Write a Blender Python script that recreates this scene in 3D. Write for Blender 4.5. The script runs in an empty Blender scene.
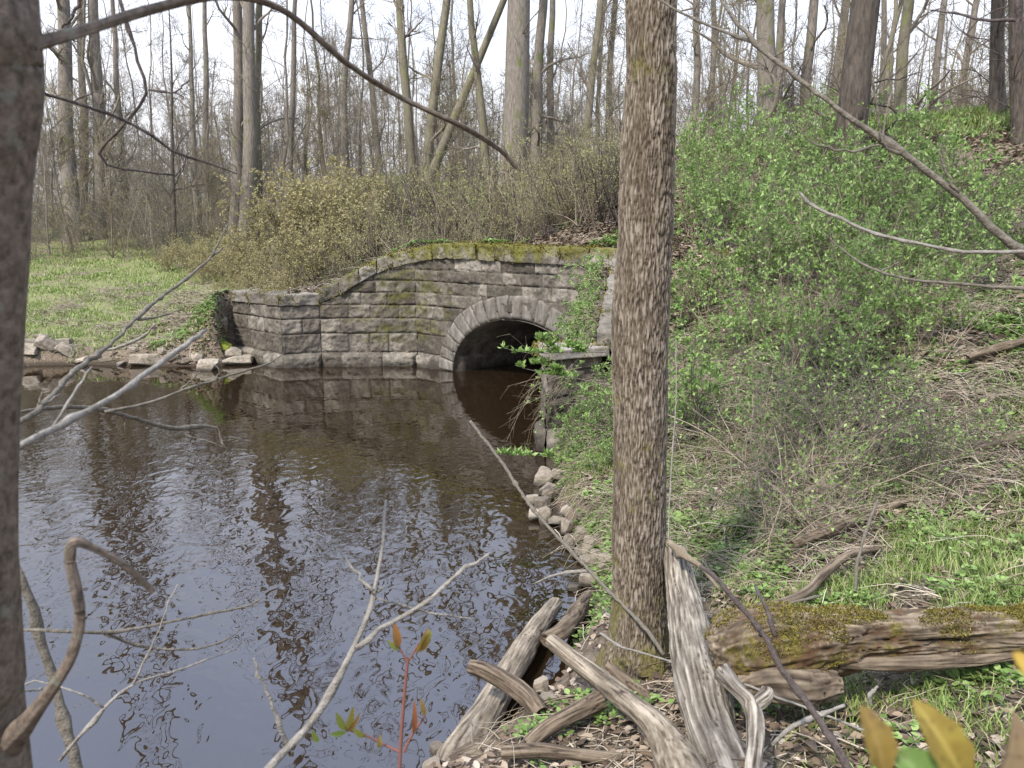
import bpy, math, random
import numpy as np
from mathutils import Vector

# ------------------------------------------------------------ camera, world, sun
F = 790.0; CH = 3.0; PITCH = math.atan(144.0/F)
sc = bpy.context.scene
cam_d = bpy.data.cameras.new('camera'); cam = bpy.data.objects.new('camera', cam_d)
sc.collection.objects.link(cam); sc.camera = cam
cam.location = (0, 0, CH); cam.rotation_euler = (math.pi/2-PITCH, 0, 0)
cam_d.sensor_width = 36; cam_d.lens = 36*F/1024; cam_d.clip_end = 600; cam_d.clip_start = 0.05
cam_d.dof.use_dof = True; cam_d.dof.focus_distance = 11; cam_d.dof.aperture_fstop = 10.5

SUN_EL, SUN_AZ = math.radians(50), math.radians(215)      # azimuth: from +Y clockwise
w = bpy.data.worlds.new('World'); sc.world = w; w.use_nodes = True
nt = w.node_tree; nt.nodes.clear()
def N(nt, t, **k):
    n = nt.nodes.new(t)
    for a, v in k.items(): setattr(n, a, v)
    return n
sky = N(nt, 'ShaderNodeTexSky'); sky.sky_type = 'NISHITA'; sky.sun_disc = False
sky.sun_elevation = SUN_EL; sky.sun_rotation = SUN_AZ; sky.dust_density = 3.0; sky.air_density = 1.2
tc = N(nt, 'ShaderNodeTexCoord'); cn = N(nt, 'ShaderNodeTexNoise')
cn.inputs['Scale'].default_value = 3.0; cn.inputs['Detail'].default_value = 5
cr = N(nt, 'ShaderNodeMapRange'); cr.inputs[1].default_value = .3; cr.inputs[2].default_value = .7
cr.inputs[3].default_value = .7; cr.inputs[4].default_value = .95
mx = N(nt, 'ShaderNodeMix', data_type='RGBA'); pass
bg = N(nt, 'ShaderNodeBackground'); bg.inputs[1].default_value = 0.088
wo = N(nt, 'ShaderNodeOutputWorld')
L = nt.links.new
L(tc.outputs['Generated'], cn.inputs['Vector']); L(cn.outputs[0], cr.inputs[0]); L(cr.outputs[0], mx.inputs[0])
cg_ = N(nt, 'ShaderNodeMix', data_type='RGBA'); cg_.inputs[6].default_value = (7.5, 7.6, 8.1, 1); cg_.inputs[7].default_value = (6.2, 7.3, 10.1, 1)
sx_ = N(nt, 'ShaderNodeSeparateXYZ'); gz_ = N(nt, 'ShaderNodeMapRange')          # an overcast sky is brighter overhead
for i_, v_ in enumerate((.0, .6, 1.05, 2.4)): gz_.inputs[i_+1].default_value = v_
gm_ = N(nt, 'ShaderNodeVectorMath', operation='SCALE')
ch_ = N(nt, 'ShaderNodeMapRange'); ch_.inputs[1].default_value = .18; ch_.inputs[2].default_value = .5
L(tc.outputs['Generated'], sx_.inputs[0]); L(sx_.outputs[2], ch_.inputs[0]); L(ch_.outputs[0], cg_.inputs[0]); L(cg_.outputs[2], mx.inputs[7]); L(sx_.outputs[2], gz_.inputs[0])
L(sky.outputs[0], mx.inputs[6]); L(mx.outputs[2], gm_.inputs[0]); L(gz_.outputs[0], gm_.inputs['Scale']); L(gm_.outputs[0], bg.inputs[0]); L(bg.outputs[0], wo.inputs[0])
sd = bpy.data.lights.new('sun', 'SUN'); sd.energy = 4.9; sd.angle = math.radians(4); sd.color = (1, .94, .86)
so = bpy.data.objects.new('sun', sd); sc.collection.objects.link(so)
_d = Vector((math.sin(SUN_AZ)*math.cos(SUN_EL), math.cos(SUN_AZ)*math.cos(SUN_EL), math.sin(SUN_EL)))
so.rotation_euler = _d.to_track_quat('Z', 'Y').to_euler()
sc.view_settings.view_transform = 'Standard'; sc.view_settings.look = 'None'
sc.view_settings.exposure = 0.43; sc.view_settings.gamma = 1
sc.render.engine = 'CYCLES'
sc.cycles.max_bounces = 6; sc.cycles.diffuse_bounces = 3; sc.cycles.glossy_bounces = 3
sc.cycles.transmission_bounces = 3; sc.cycles.transparent_max_bounces = 4

# ------------------------------------------------------------ helpers
rng = np.random.default_rng(7)
fw = np.array([0, math.cos(PITCH), -math.sin(PITCH)]); upv = np.array([0, math.sin(PITCH), math.cos(PITCH)])
def ray(px, py): return fw + np.array([(px-512)/F, 0, 0]) + (384-py)/F*upv
def at(px, py, Y):                      # point on the plane y=Y seen at that pixel
    d = ray(px, py); return np.array([0, 0, CH]) + d*(Y/d[1])
def onz(px, py, z=0.0):
    d = ray(px, py); return np.array([0, 0, CH]) + d*((z-CH)/d[2])
def depth(p): return float(np.dot(np.asarray(p)-np.array([0, 0, CH]), fw))
def sm(a, b, x):
    t = np.clip((x-a)/(b-a), 0, 1); return t*t*(3-2*t)
_g = np.array([[1,1,0],[-1,1,0],[1,-1,0],[-1,-1,0],[1,0,1],[-1,0,1],[1,0,-1],[-1,0,-1],[0,1,1],[0,-1,1],[0,1,-1],[0,-1,-1]], float)
def pn(x, y, z=0.0, seed=0):
    x, y, z = np.broadcast_arrays(np.asarray(x, float), np.asarray(y, float), np.asarray(z, float))
    xi, yi, zi = np.floor(x).astype(np.int64), np.floor(y).astype(np.int64), np.floor(z).astype(np.int64)
    xf, yf, zf = x-xi, y-yi, z-zi
    u, v, ww = [t*t*t*(t*(t*6-15)+10) for t in (xf, yf, zf)]
    def h(a, b, c):
        n = (a*374761393 + b*668265263 + c*2147483647 + seed*1274126177) & 0xffffffff
        n = ((n ^ (n >> 13))*1103515245) & 0xffffffff
        n = ((n ^ (n >> 16))*2246822519) & 0xffffffff
        return (n >> 8) % 12
    def g(a, b, c):
        gr = _g[h(xi+a, yi+b, zi+c)]
        return gr[..., 0]*(xf-a)+gr[..., 1]*(yf-b)+gr[..., 2]*(zf-c)
    l = lambda a, b, t: a+(b-a)*t
    return l(l(l(g(0,0,0), g(1,0,0), u), l(g(0,1,0), g(1,1,0), u), v), l(l(g(0,0,1), g(1,0,1), u), l(g(0,1,1), g(1,1,1), u), v), ww)
def fbm(x, y, z=0.0, oct=4, seed=0):
    s = 0; a = 1.0
    for i in range(oct):
        s = s+a*pn(np.asarray(x)*2**i, np.asarray(y)*2**i, np.asarray(z)*2**i, seed+i); a *= .5
    return s

class Geo:
    def __init__(s): s.v = []; s.q = []; s.t = []; s.a = []; s.n = 0; s.hasa = False
    def add(s, v, quads=None, tris=None, attr=None):
        v = np.asarray(v, np.float32).reshape(-1, 3)
        if quads is not None and len(quads): s.q.append(np.asarray(quads, np.int64).reshape(-1, 4)+s.n)
        if tris is not None and len(tris): s.t.append(np.asarray(tris, np.int64).reshape(-1, 3)+s.n)
        if attr is None: attr = np.zeros(len(v))
        else: s.hasa = True
        s.a.append(np.broadcast_to(np.asarray(attr, np.float32).reshape(-1), (len(v),)))
        s.v.append(v); s.n += len(v)
        return s
    def build(s, name, mat, parent=None, smooth=True, loc=None):
        v = np.concatenate(s.v) if s.v else np.zeros((0, 3), np.float32)
        if loc is not None: v = v-np.asarray(loc, np.float32)
        q = np.concatenate(s.q) if s.q else np.zeros((0, 4), np.int64)
        t = np.concatenate(s.t) if s.t else np.zeros((0, 3), np.int64)
        me = bpy.data.meshes.new(name)
        me.vertices.add(len(v)); me.vertices.foreach_set('co', v.ravel())
        nl = len(q)*4+len(t)*3
        me.loops.add(nl); me.loops.foreach_set('vertex_index', np.concatenate([q.ravel(), t.ravel()]).astype(np.int32))
        me.polygons.add(len(q)+len(t))
        ls = np.concatenate([np.arange(len(q))*4, len(q)*4+np.arange(len(t))*3]).astype(np.int32)
        me.polygons.foreach_set('loop_start', ls)
        me.polygons.foreach_set('use_smooth', np.full(len(q)+len(t), smooth))
        me.update(calc_edges=True); me.validate()
        if s.hasa:
            at_ = me.attributes.new('tint', 'FLOAT', 'POINT'); at_.data.foreach_set('value', np.concatenate(s.a))
        if mat: me.materials.append(mat)
        o = bpy.data.objects.new(name, me); sc.collection.objects.link(o)
        if loc is not None and parent is None: o.location = loc
        if parent: o.parent = parent
        return o
def tag(o, label=None, cat=None, group=None, kind=None):
    if label: o['label'] = label
    if cat: o['category'] = cat
    if group: o['group'] = group
    if kind: o['kind'] = kind
    return o
def empty(name, loc=(0, 0, 0)):
    o = bpy.data.objects.new(name, None); sc.collection.objects.link(o); o.location = loc; o.empty_display_size = .2
    return o
def copy_thing(o, loc, rz=0, s=1.0, label=None, cat=None, group=None, parent=None):
    c = o.copy(); sc.collection.objects.link(c)
    if parent: c.parent = parent
    else: c.location = loc; c.rotation_euler = (0, 0, rz); c.scale = (s, s, s)
    if label: c['label'] = label
    if group: c['group'] = group
    for ch in o.children:
        if ch.name in PROTO_CHILD.get(o.name, ()): copy_thing(ch, None, parent=c)
    return c
PROTO_CHILD = {}
def reg(o, depthn=0):
    PROTO_CHILD[o.name] = [c.name for c in o.children]
    for c in o.children: reg(c)
    return o

def frames(P):
    T = np.gradient(P, axis=1); T /= np.linalg.norm(T, axis=2, keepdims=True)+1e-9
    m = np.mean(T, axis=1, keepdims=True); m /= np.linalg.norm(m, axis=2, keepdims=True)+1e-9
    ref = np.where(np.abs(m[..., 2:3]) > .8, np.array([1., 0, 0]), np.array([0, 0, 1.]))
    A = np.cross(T, ref); A /= np.linalg.norm(A, axis=2, keepdims=True)+1e-9
    return T, A, np.cross(T, A)
def tubes(geo, P, R, sides=4, attr=None, cap=False):
    P = np.asarray(P, float); R = np.asarray(R, float)
    if P.ndim == 2: P = P[None]; R = R[None]
    n, k, _ = P.shape
    T, A, B = frames(P)
    th = np.arange(sides)*2*math.pi/sides
    V = P[:, :, None, :]+R[:, :, None, None]*(np.cos(th)[None, None, :, None]*A[:, :, None, :]+np.sin(th)[None, None, :, None]*B[:, :, None, :])
    idx = np.arange(n*k*sides).reshape(n, k, sides)
    a = idx[:, :-1, :]; b = np.roll(a, -1, 2); d = idx[:, 1:, :]; c = np.roll(d, -1, 2)
    q = np.stack([a, b, c, d], -1).reshape(-1, 4)
    at_ = None
    if attr is not None: at_ = np.broadcast_to(np.asarray(attr, float).reshape(n, 1, 1), (n, k, sides)).ravel()
    tr = None
    if cap and sides >= 3:
        tr = []
        for i in range(n):
            for j in range(1, sides-1): tr.append((idx[i, -1, 0], idx[i, -1, j], idx[i, -1, j+1])); tr.append((idx[i, 0, 0], idx[i, 0, j+1], idx[i, 0, j]))
    geo.add(V, q, tr, at_)
def unit(v): return v/(np.linalg.norm(v, axis=-1, keepdims=True)+1e-9)
def spawn(P, R, m, length, ang, k=5, up=.3, t0=.25, t1=1.0, rr=.55, wob=.12, lenfall=.5, rg=None, minr=.0015):
    """m children for each of the paths P (n,K,3)"""
    rg = rg or rng
    n, K, _ = P.shape
    t = rg.uniform(t0, t1, (n, m))*(K-1)*.999
    i = np.floor(t).astype(int); f = (t-i)[..., None]
    ar = np.arange(n)[:, None]
    p0 = P[ar, i]*(1-f)+P[ar, i+1]*f
    tg = unit(P[ar, i+1]-P[ar, i])
    r0 = (R[ar, i]*(1-f[..., 0])+R[ar, i+1]*f[..., 0])*rr
    side = unit(np.cross(tg, rg.normal(size=(n, m, 3))))
    a = rg.normal(ang, ang*.25, (n, m))[..., None]
    d = unit(tg*np.cos(a)+side*np.sin(a))
    ln = length*rg.uniform(.5, 1.2, (n, m))*(1-lenfall*(t/(K-1)))
    return grow(p0.reshape(-1, 3), d.reshape(-1, 3), ln.ravel(), np.maximum(r0.ravel(), minr), k, up, wob, rg, minr*.5)
def grow(p0, d, ln, r0, k=5, up=.3, wob=.12, rg=None, tip=.001):
    rg = rg or rng
    n = len(p0); P = np.zeros((n, k, 3)); P[:, 0] = p0; d = unit(np.asarray(d, float))
    step = (np.asarray(ln)/(k-1))[:, None]
    for j in range(1, k):
        d = unit(d+rg.normal(0, wob, (n, 3))+np.array([0, 0, up/(k-1)]))
        P[:, j] = P[:, j-1]+d*step
    R = np.asarray(r0)[:, None]*np.linspace(1, .3, k)[None]
    return P, np.maximum(R, tip)
def leaves(geo, p, d, L_, W_, rg=None, fold=.25, attr=None, droop=0.0):
    rg = rg or rng
    n = len(p); d = unit(d); s = unit(np.cross(d, rg.normal(size=(n, 3)))); nn = np.cross(s, d)
    L_ = np.broadcast_to(L_, (n,))[:, None]; W_ = np.broadcast_to(W_, (n,))[:, None]
    a = p; b = p+d*L_*.45+s*W_*.5+nn*W_*fold; c = p+d*L_+nn*W_*droop; e = p+d*L_*.45-s*W_*.5+nn*W_*fold
    V = np.stack([a, b, c, e], 1)
    i = np.arange(n)*4
    if attr is None: attr = rg.uniform(0, 1, n)
    geo.add(V, None, np.concatenate([np.stack([i, i+1, i+2], 1), np.stack([i, i+2, i+3], 1)]), np.repeat(attr, 4))
def on_paths(P, n, t0=.2, t1=1., rg=None):
    rg = rg or rng
    N_, K, _ = P.shape
    a = rg.integers(0, N_, n); t = rg.uniform(t0, t1, n)*(K-1)*.999; i = np.floor(t).astype(int); f = (t-i)[:, None]
    return P[a, i]*(1-f)+P[a, i+1]*f, unit(P[a, i+1]-P[a, i])
def smooth_path(pts, n):
    pts = np.asarray(pts, float); m = len(pts)
    e = np.vstack([2*pts[0]-pts[1], pts, 2*pts[-1]-pts[-2]])
    seg = np.linalg.norm(np.diff(pts[:, :3], axis=0), axis=1); cum = np.concatenate([[0], np.cumsum(seg)])
    s = np.linspace(0, cum[-1], n); i = np.clip(np.searchsorted(cum, s, 'right')-1, 0, m-2)
    t = ((s-cum[i])/(seg[i]+1e-9))[:, None]
    p0, p1, p2, p3 = e[i], e[i+1], e[i+2], e[i+3]
    return .5*((2*p1)+(-p0+p2)*t+(2*p0-5*p1+4*p2-p3)*t*t+(-p0+3*p1-3*p2+p3)*t**3)

# ------------------------------------------------------------ materials
def newmat(name):
    m = bpy.data.materials.new(name); m.use_nodes = True; m.node_tree.nodes.clear(); return m
def ramp(nt, fac, stops):
    r = N(nt, 'ShaderNodeValToRGB'); e = r.color_ramp.elements
    while len(e) < len(stops): e.new(.5)
    for i, (p, c) in enumerate(stops): e[i].position = p; e[i].color = (*c, 1)
    nt.links.new(fac, r.inputs[0]); return r.outputs[0]
def noise(nt, vec, scale, detail=5, rough=.55, dist=0):
    n = N(nt, 'ShaderNodeTexNoise'); n.inputs['Scale'].default_value = scale; n.inputs['Detail'].default_value = detail
    n.inputs['Roughness'].default_value = rough; n.inputs['Distortion'].default_value = dist
    if vec: nt.links.new(vec, n.inputs['Vector'])
    return n.outputs[0]
def mapping(nt, vec, scale=(1, 1, 1)):
    m = N(nt, 'ShaderNodeMapping'); m.inputs['Scale'].default_value = scale; nt.links.new(vec, m.inputs['Vector']); return m.outputs[0]
def mixc(nt, fac, a, b, mode='MIX'):
    m = N(nt, 'ShaderNodeMix', data_type='RGBA', blend_type=mode)
    for s, v in ((0, fac), (6, a), (7, b)):
        if isinstance(v, (int, float)): m.inputs[s].default_value = v
        elif isinstance(v, tuple): m.inputs[s].default_value = (*v, 1)
        else: nt.links.new(v, m.inputs[s])
    return m.outputs[2]
def maprange(nt, v, a, b, c=0, d=1):
    m = N(nt, 'ShaderNodeMapRange'); nt.links.new(v, m.inputs[0])
    for i, x in enumerate((a, b, c, d)): m.inputs[i+1].default_value = x
    return m.outputs[0]
def math_(nt, op, a, b=0.0):
    m = N(nt, 'ShaderNodeMath', operation=op)
    for i, v in enumerate((a, b)):
        if isinstance(v, (int, float)): m.inputs[i].default_value = v
        else: nt.links.new(v, m.inputs[i])
    return m.outputs[0]
def attr(nt, name='tint'):
    a = N(nt, 'ShaderNodeAttribute', attribute_name=name); return a.outputs['Fac']
def finish(m, col, rough=.85, bump=None, bs=.3, bd=.02, spec=.3, transl=0):
    nt = m.node_tree; b = N(nt, 'ShaderNodeBsdfPrincipled'); o = N(nt, 'ShaderNodeOutputMaterial')
    if isinstance(col, tuple): b.inputs['Base Color'].default_value = (*col, 1)
    else: nt.links.new(col, b.inputs['Base Color'])
    if isinstance(rough, (int, float)): b.inputs['Roughness'].default_value = rough
    else: nt.links.new(rough, b.inputs['Roughness'])
    b.inputs['Specular IOR Level'].default_value = spec
    if bump is not None:
        bp = N(nt, 'ShaderNodeBump'); bp.inputs['Strength'].default_value = bs; bp.inputs['Distance'].default_value = bd
        nt.links.new(bump, bp.inputs['Height']); nt.links.new(bp.outputs[0], b.inputs['Normal'])
    if transl:
        t = N(nt, 'ShaderNodeBsdfTranslucent')
        if isinstance(col, tuple): t.inputs[0].default_value = (*col, 1)
        else: nt.links.new(col, t.inputs[0])
        x = N(nt, 'ShaderNodeMixShader'); x.inputs[0].default_value = transl
        nt.links.new(b.outputs[0], x.inputs[1]); nt.links.new(t.outputs[0], x.inputs[2]); nt.links.new(x.outputs[0], o.inputs[0])
    else: nt.links.new(b.outputs[0], o.inputs[0])
    return m
def objc(nt): return N(nt, 'ShaderNodeTexCoord').outputs['Object']

def bark_mat(name, dark, light, moss=None, mossamt=.5, sc_=1.0, sx=22, sz=4):
    m = newmat(name); nt = m.node_tree; c = objc(nt)
    f = noise(nt, mapping(nt, c, (sx*sc_, sx*sc_, sz*sc_)), 1, 5, .65)
    big = noise(nt, c, 1.3, 3)
    col = ramp(nt, f, [(.3, dark), (.68, light)])
    col = mixc(nt, maprange(nt, big, .35, .65, .0, .5), col, tuple(x*.62 for x in light))
    if moss:
        mm = noise(nt, mapping(nt, c, (3, 3, 1.2)), 1, 6, .7)
        col = mixc(nt, maprange(nt, mm, mossamt, mossamt+.12), col, moss)
    return finish(m, col, .92, f, .8, .02, .15)
M = {}
M['bark_grey'] = bark_mat('bark_grey', (.07, .058, .047), (.26, .228, .19), (.11, .13, .035), .56)
M['bark_green'] = bark_mat('bark_green', (.09, .08, .055), (.23, .205, .15), (.14, .155, .055), .53)
M['bark_dark'] = bark_mat('bark_dark', (.015, .012, .009), (.12, .10, .082), None, .5, 1, 20, 4)
M['twig_straw'] = bark_mat('twig_straw', (.20, .155, .11), (.42, .35, .26), None, .5, 1, 40, 40)
M['twig_grey'] = bark_mat('twig_grey', (.12, .10, .08), (.27, .235, .19), None, .5, 1, 20, 20)
M['twig_brown'] = bark_mat('twig_brown', (.10, .08, .055), (.255, .21, .15), None, .5, 1, 20, 20)
M['twig_pale'] = bark_mat('twig_pale', (.11, .098, .08), (.28, .258, .222), None, .5, 1, 40, 40)
M['twig_dark'] = bark_mat('twig_dark', (.04, .032, .028), (.11, .09, .08), None, .5, 1, 40, 40)
M['twig_mid'] = bark_mat('twig_mid', (.075, .066, .05), (.18, .158, .125), None, .5, 1, 40, 40)

def tint_mat(name, stops, rough=.7, transl=0, spec=.3):
    m = newmat(name); nt = m.node_tree
    return finish(m, ramp(nt, attr(nt), stops), rough, None, spec=spec, transl=transl)
M['leaf_green'] = tint_mat('leaf_green', [(0, (.09, .145, .035)), (.5, (.175, .275, .07)), (1, (.32, .43, .15))], .55, .35)
M['leaf_yellow'] = tint_mat('leaf_yellow', [(0, (.20, .175, .075)), (.5, (.33, .29, .13)), (1, (.46, .41, .22))], .6, .35)
M['leaf_bud'] = tint_mat('leaf_bud', [(0, (.2, .21, .08)), (1, (.36, .36, .15))], .6, .3)
M['grass'] = tint_mat('grass_blades', [(0, (.09, .14, .03)), (.5, (.17, .25, .05)), (.75, (.25, .32, .09)), (1, (.42, .37, .22))], .6, .3)
M['straw'] = tint_mat('straw', [(0, (.07, .052, .035)), (.5, (.29, .24, .17)), (1, (.5, .44, .34))], .8, .1)
M['litter'] = tint_mat('litter', [(0, (.05, .036, .025)), (.4, (.13, .092, .062)), (.75, (.235, .175, .12)), (1, (.38, .32, .25))], .8, .1)

# bark with sculpted ridges: tint attribute carries the ridge height
m = newmat('bark_ridged'); nt = m.node_tree; c = objc(nt)
f = noise(nt, mapping(nt, c, (160, 160, 24)), 1, 4, .7)
col = ramp(nt, math_(nt, 'ADD', math_(nt, 'MULTIPLY', attr(nt), .8), math_(nt, 'MULTIPLY', f, .35)),
           [(.22, (.035, .027, .02)), (.45, (.09, .071, .05)), (.8, (.165, .135, .10)), (1, (.26, .22, .175))])
mo = noise(nt, c, 4.5, 6, .7); sepz = N(nt, 'ShaderNodeSeparateXYZ'); nt.links.new(c, sepz.inputs[0])
col = mixc(nt, maprange(nt, noise(nt, mapping(nt, c, (5, 5, 1.6)), 1, 5, .65, .6), .5, .62, 0, .6), col, mixc(nt, f, (.03, .022, .014), (.10, .075, .045)))
low = maprange(nt, sepz.outputs[2], .9, .1, 0, .16)
mk = maprange(nt, math_(nt, 'ADD', mo, low), .58, .70, 0, .75)
col = mixc(nt, mk, col, (.11, .10, .03))
M['bark_ridged'] = finish(m, col, .93, f, .5, .006, .15)

def wood_mat(name, dark, mid, light, moss=None, mth=.5, mossc=(.2, .17, .03)):
    m = newmat(name); nt = m.node_tree; c = objc(nt)
    f = noise(nt, c, 40, 5, .7)
    b = noise(nt, c, 5, 4, .6)
    v = math_(nt, 'ADD', math_(nt, 'MULTIPLY', attr(nt), .62), math_(nt, 'MULTIPLY', f, .4))
    col = ramp(nt, v, [(.22, dark), (.5, mid), (.85, light)])
    col = mixc(nt, maprange(nt, b, .45, .7, 0, .45), col, tuple(x*.55 for x in mid))
    if moss:
        mm = noise(nt, c, 6, 7, .75)
        rb_ = noise(nt, c, 4.2, 5, .7, .5); col = mixc(nt, maprange(nt, rb_, .47, .58, 0, .8), col, mixc(nt, f, (.03, .015, .007), (.10, .05, .02)))
        col = mixc(nt, maprange(nt, mm, mth, mth+.10), col, ramp(nt, noise(nt, c, 55, 4, .8), [(.32, (.02, .02, .005)), (.5, tuple(x*.6 for x in mossc)), (.68, tuple(x*1.5 for x in mossc))]))
    return finish(m, col, .88, f, .6, .005, .2)
M['wood_grey'] = wood_mat('wood_grey', (.04, .03, .023), (.14, .12, .094), (.36, .325, .265))
M['wood_tan'] = wood_mat('wood_tan', (.04, .030, .021), (.155, .126, .09), (.34, .29, .22))
M['wood_brown'] = wood_mat('wood_brown', (.025, .018, .012), (.10, .074, .05), (.23, .185, .13))
M['wood_moss'] = wood_mat('wood_moss', (.016, .012, .008), (.085, .064, .042), (.25, .20, .14), True, .50, (.12, .10, .02))

# stone
m = newmat('wall_stone'); nt = m.node_tree; c = objc(nt)
f1 = noise(nt, c, 11, 8, .7); f2 = noise(nt, c, 1.1, 4, .6); f3 = noise(nt, c, 2.3, 6, .7)
col = ramp(nt, math_(nt, 'ADD', math_(nt, 'MULTIPLY', attr(nt), .27), math_(nt, 'MULTIPLY', f1, .74)),
           [(.15, (.032, .028, .022)), (.38, (.09, .078, .06)), (.55, (.15, .132, .105)), (.8, (.29, .26, .215))])
col = mixc(nt, maprange(nt, f3, .44, .60, 0, .75), col, (.05, .044, .036))
col = mixc(nt, maprange(nt, f2, .54, .66, 0, .2), col, (.18, .13, .095))
moss = mixc(nt, f1, (.03, .035, .01), (.11, .105, .022))
mask = N(nt, 'ShaderNodeAttribute', attribute_name='moss').outputs['Fac']
mv = math_(nt, 'ADD', math_(nt, 'MULTIPLY', noise(nt, c, 5, 6, .7), .8), mask)
col = mixc(nt, maprange(nt, mv, .60, .78, 0, .85), col, moss)
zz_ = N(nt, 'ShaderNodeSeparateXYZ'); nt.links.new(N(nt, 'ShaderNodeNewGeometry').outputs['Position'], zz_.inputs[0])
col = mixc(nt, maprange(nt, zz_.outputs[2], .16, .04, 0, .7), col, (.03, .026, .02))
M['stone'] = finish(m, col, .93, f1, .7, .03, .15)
m = newmat('arch_stone'); nt = m.node_tree; c = objc(nt)
f1 = noise(nt, mapping(nt, c, (9, 9, 3)), 1, 7, .65); f3 = noise(nt, mapping(nt, c, (2.5, 2.5, .7)), 1, 5)
col = ramp(nt, math_(nt, 'ADD', math_(nt, 'MULTIPLY', attr(nt), .08), math_(nt, 'MULTIPLY', f1, .92)),
           [(.25, (.05, .046, .038)), (.5, (.13, .118, .098)), (.75, (.26, .24, .21))])
col = mixc(nt, maprange(nt, f3, .5, .66, 0, .5), col, (.085, .074, .06))
M['arch'] = finish(m, col, .9, f1, .35, .02, .2)
m = newmat('coping_stone'); nt = m.node_tree; c = objc(nt)
f1 = noise(nt, c, 9, 8, .7); f2 = noise(nt, c, 3, 6, .75)
col = ramp(nt, math_(nt, 'ADD', math_(nt, 'MULTIPLY', attr(nt), .3), math_(nt, 'MULTIPLY', f1, .7)),
           [(.25, (.06, .054, .042)), (.5, (.155, .138, .112)), (.75, (.32, .29, .25))])
mask = N(nt, 'ShaderNodeAttribute', attribute_name='moss').outputs['Fac']
mv = math_(nt, 'ADD', math_(nt, 'MULTIPLY', f2, .8), mask)
col = mixc(nt, maprange(nt, mv, .62, .78, 0, .92), col, mixc(nt, f1, (.05, .05, .012), (.17, .16, .03)))
M['coping'] = finish(m, col, .93, f1, .6, .03, .15)
m = newmat('rock'); nt = m.node_tree; c = objc(nt)
oi = N(nt, 'ShaderNodeObjectInfo').outputs['Random']
f1 = noise(nt, c, 9, 8, .7)
col = ramp(nt, math_(nt, 'ADD', math_(nt, 'MULTIPLY', oi, .3), math_(nt, 'MULTIPLY', f1, .7)),
           [(.25, (.07, .058, .043)), (.5, (.205, .172, .132)), (.8, (.40, .35, .28))])
zz_ = N(nt, 'ShaderNodeSeparateXYZ'); nt.links.new(N(nt, 'ShaderNodeNewGeometry').outputs['Position'], zz_.inputs[0])
wet = maprange(nt, zz_.outputs[2], .085, .03, 0, .8)
col = mixc(nt, maprange(nt, noise(nt, c, 3.5, 5, .7), .5, .66, 0, .6), col, (.06, .06, .032))
col = mixc(nt, wet, col, (.03, .026, .02))
M['rock'] = finish(m, col, maprange(nt, zz_.outputs[2], .09, .03, .9, .35), f1, .6, .02, .2)
m = newmat('mossy_rock'); nt = m.node_tree; c = objc(nt)
col = ramp(nt, noise(nt, c, 14, 8, .7), [(.3, (.06, .08, .012)), (.6, (.17, .2, .03))])
M['rock_moss'] = finish(m, col, .95, noise(nt, c, 30), .8, .02, .1)

# ground
m = newmat('ground'); nt = m.node_tree; c = objc(nt)
n1 = noise(nt, c, .45, 6, .65); n2 = noise(nt, c, 7, 8, .75); n3 = noise(nt, c, 28, 6, .8)
soil = ramp(nt, n3, [(.3, (.06, .045, .032)), (.5, (.145, .112, .08)), (.7, (.31, .26, .20))])
gr = ramp(nt, n2, [(.3, (.09, .12, .03)), (.55, (.15, .18, .06)), (.75, (.24, .25, .11))])
gr = mixc(nt, maprange(nt, n3, .45, .6), gr, (.2, .17, .1))
g = math_(nt, 'ADD', math_(nt, 'MULTIPLY', math_(nt, 'SUBTRACT', n1, .5), 1.6), math_(nt, 'ADD', math_(nt, 'MULTIPLY', math_(nt, 'SUBTRACT', n2, .5), 1.2), attr(nt)))
col = mixc(nt, maprange(nt, g, .4, .62), soil, gr)
zz_ = N(nt, 'ShaderNodeSeparateXYZ'); nt.links.new(N(nt, 'ShaderNodeNewGeometry').outputs['Position'], zz_.inputs[0])
col = mixc(nt, maprange(nt, zz_.outputs[2], .14, .04, 0, .85), col, (.035, .027, .019))
M['ground'] = finish(m, col, .95, n3, .9, .03, .1)
# water
m = newmat('water'); nt = m.node_tree; c = objc(nt)
w1 = noise(nt, mapping(nt, c, (1, .75, 1)), 8.0, 1.0, .4, .5); w2 = noise(nt, mapping(nt, c, (1, .6, 1)), 2.2, 1, .5)
calm = noise(nt, c, .35, 2)
sy = N(nt, 'ShaderNodeSeparateXYZ'); nt.links.new(c, sy.inputs[0])
amp = math_(nt, 'MULTIPLY', maprange(nt, sy.outputs[1], 6, 17, 1.0, .16), maprange(nt, calm, .35, .65, .55, 1.25))
h = math_(nt, 'MULTIPLY', math_(nt, 'ADD', w1, math_(nt, 'MULTIPLY', w2, 2.2)), amp)
M['water'] = finish(m, (.0135, .0078, .0036), .0, h, 1.0, .0064, .5)
m.node_tree.nodes['Principled BSDF'].inputs['IOR'].default_value = 1.8
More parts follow.
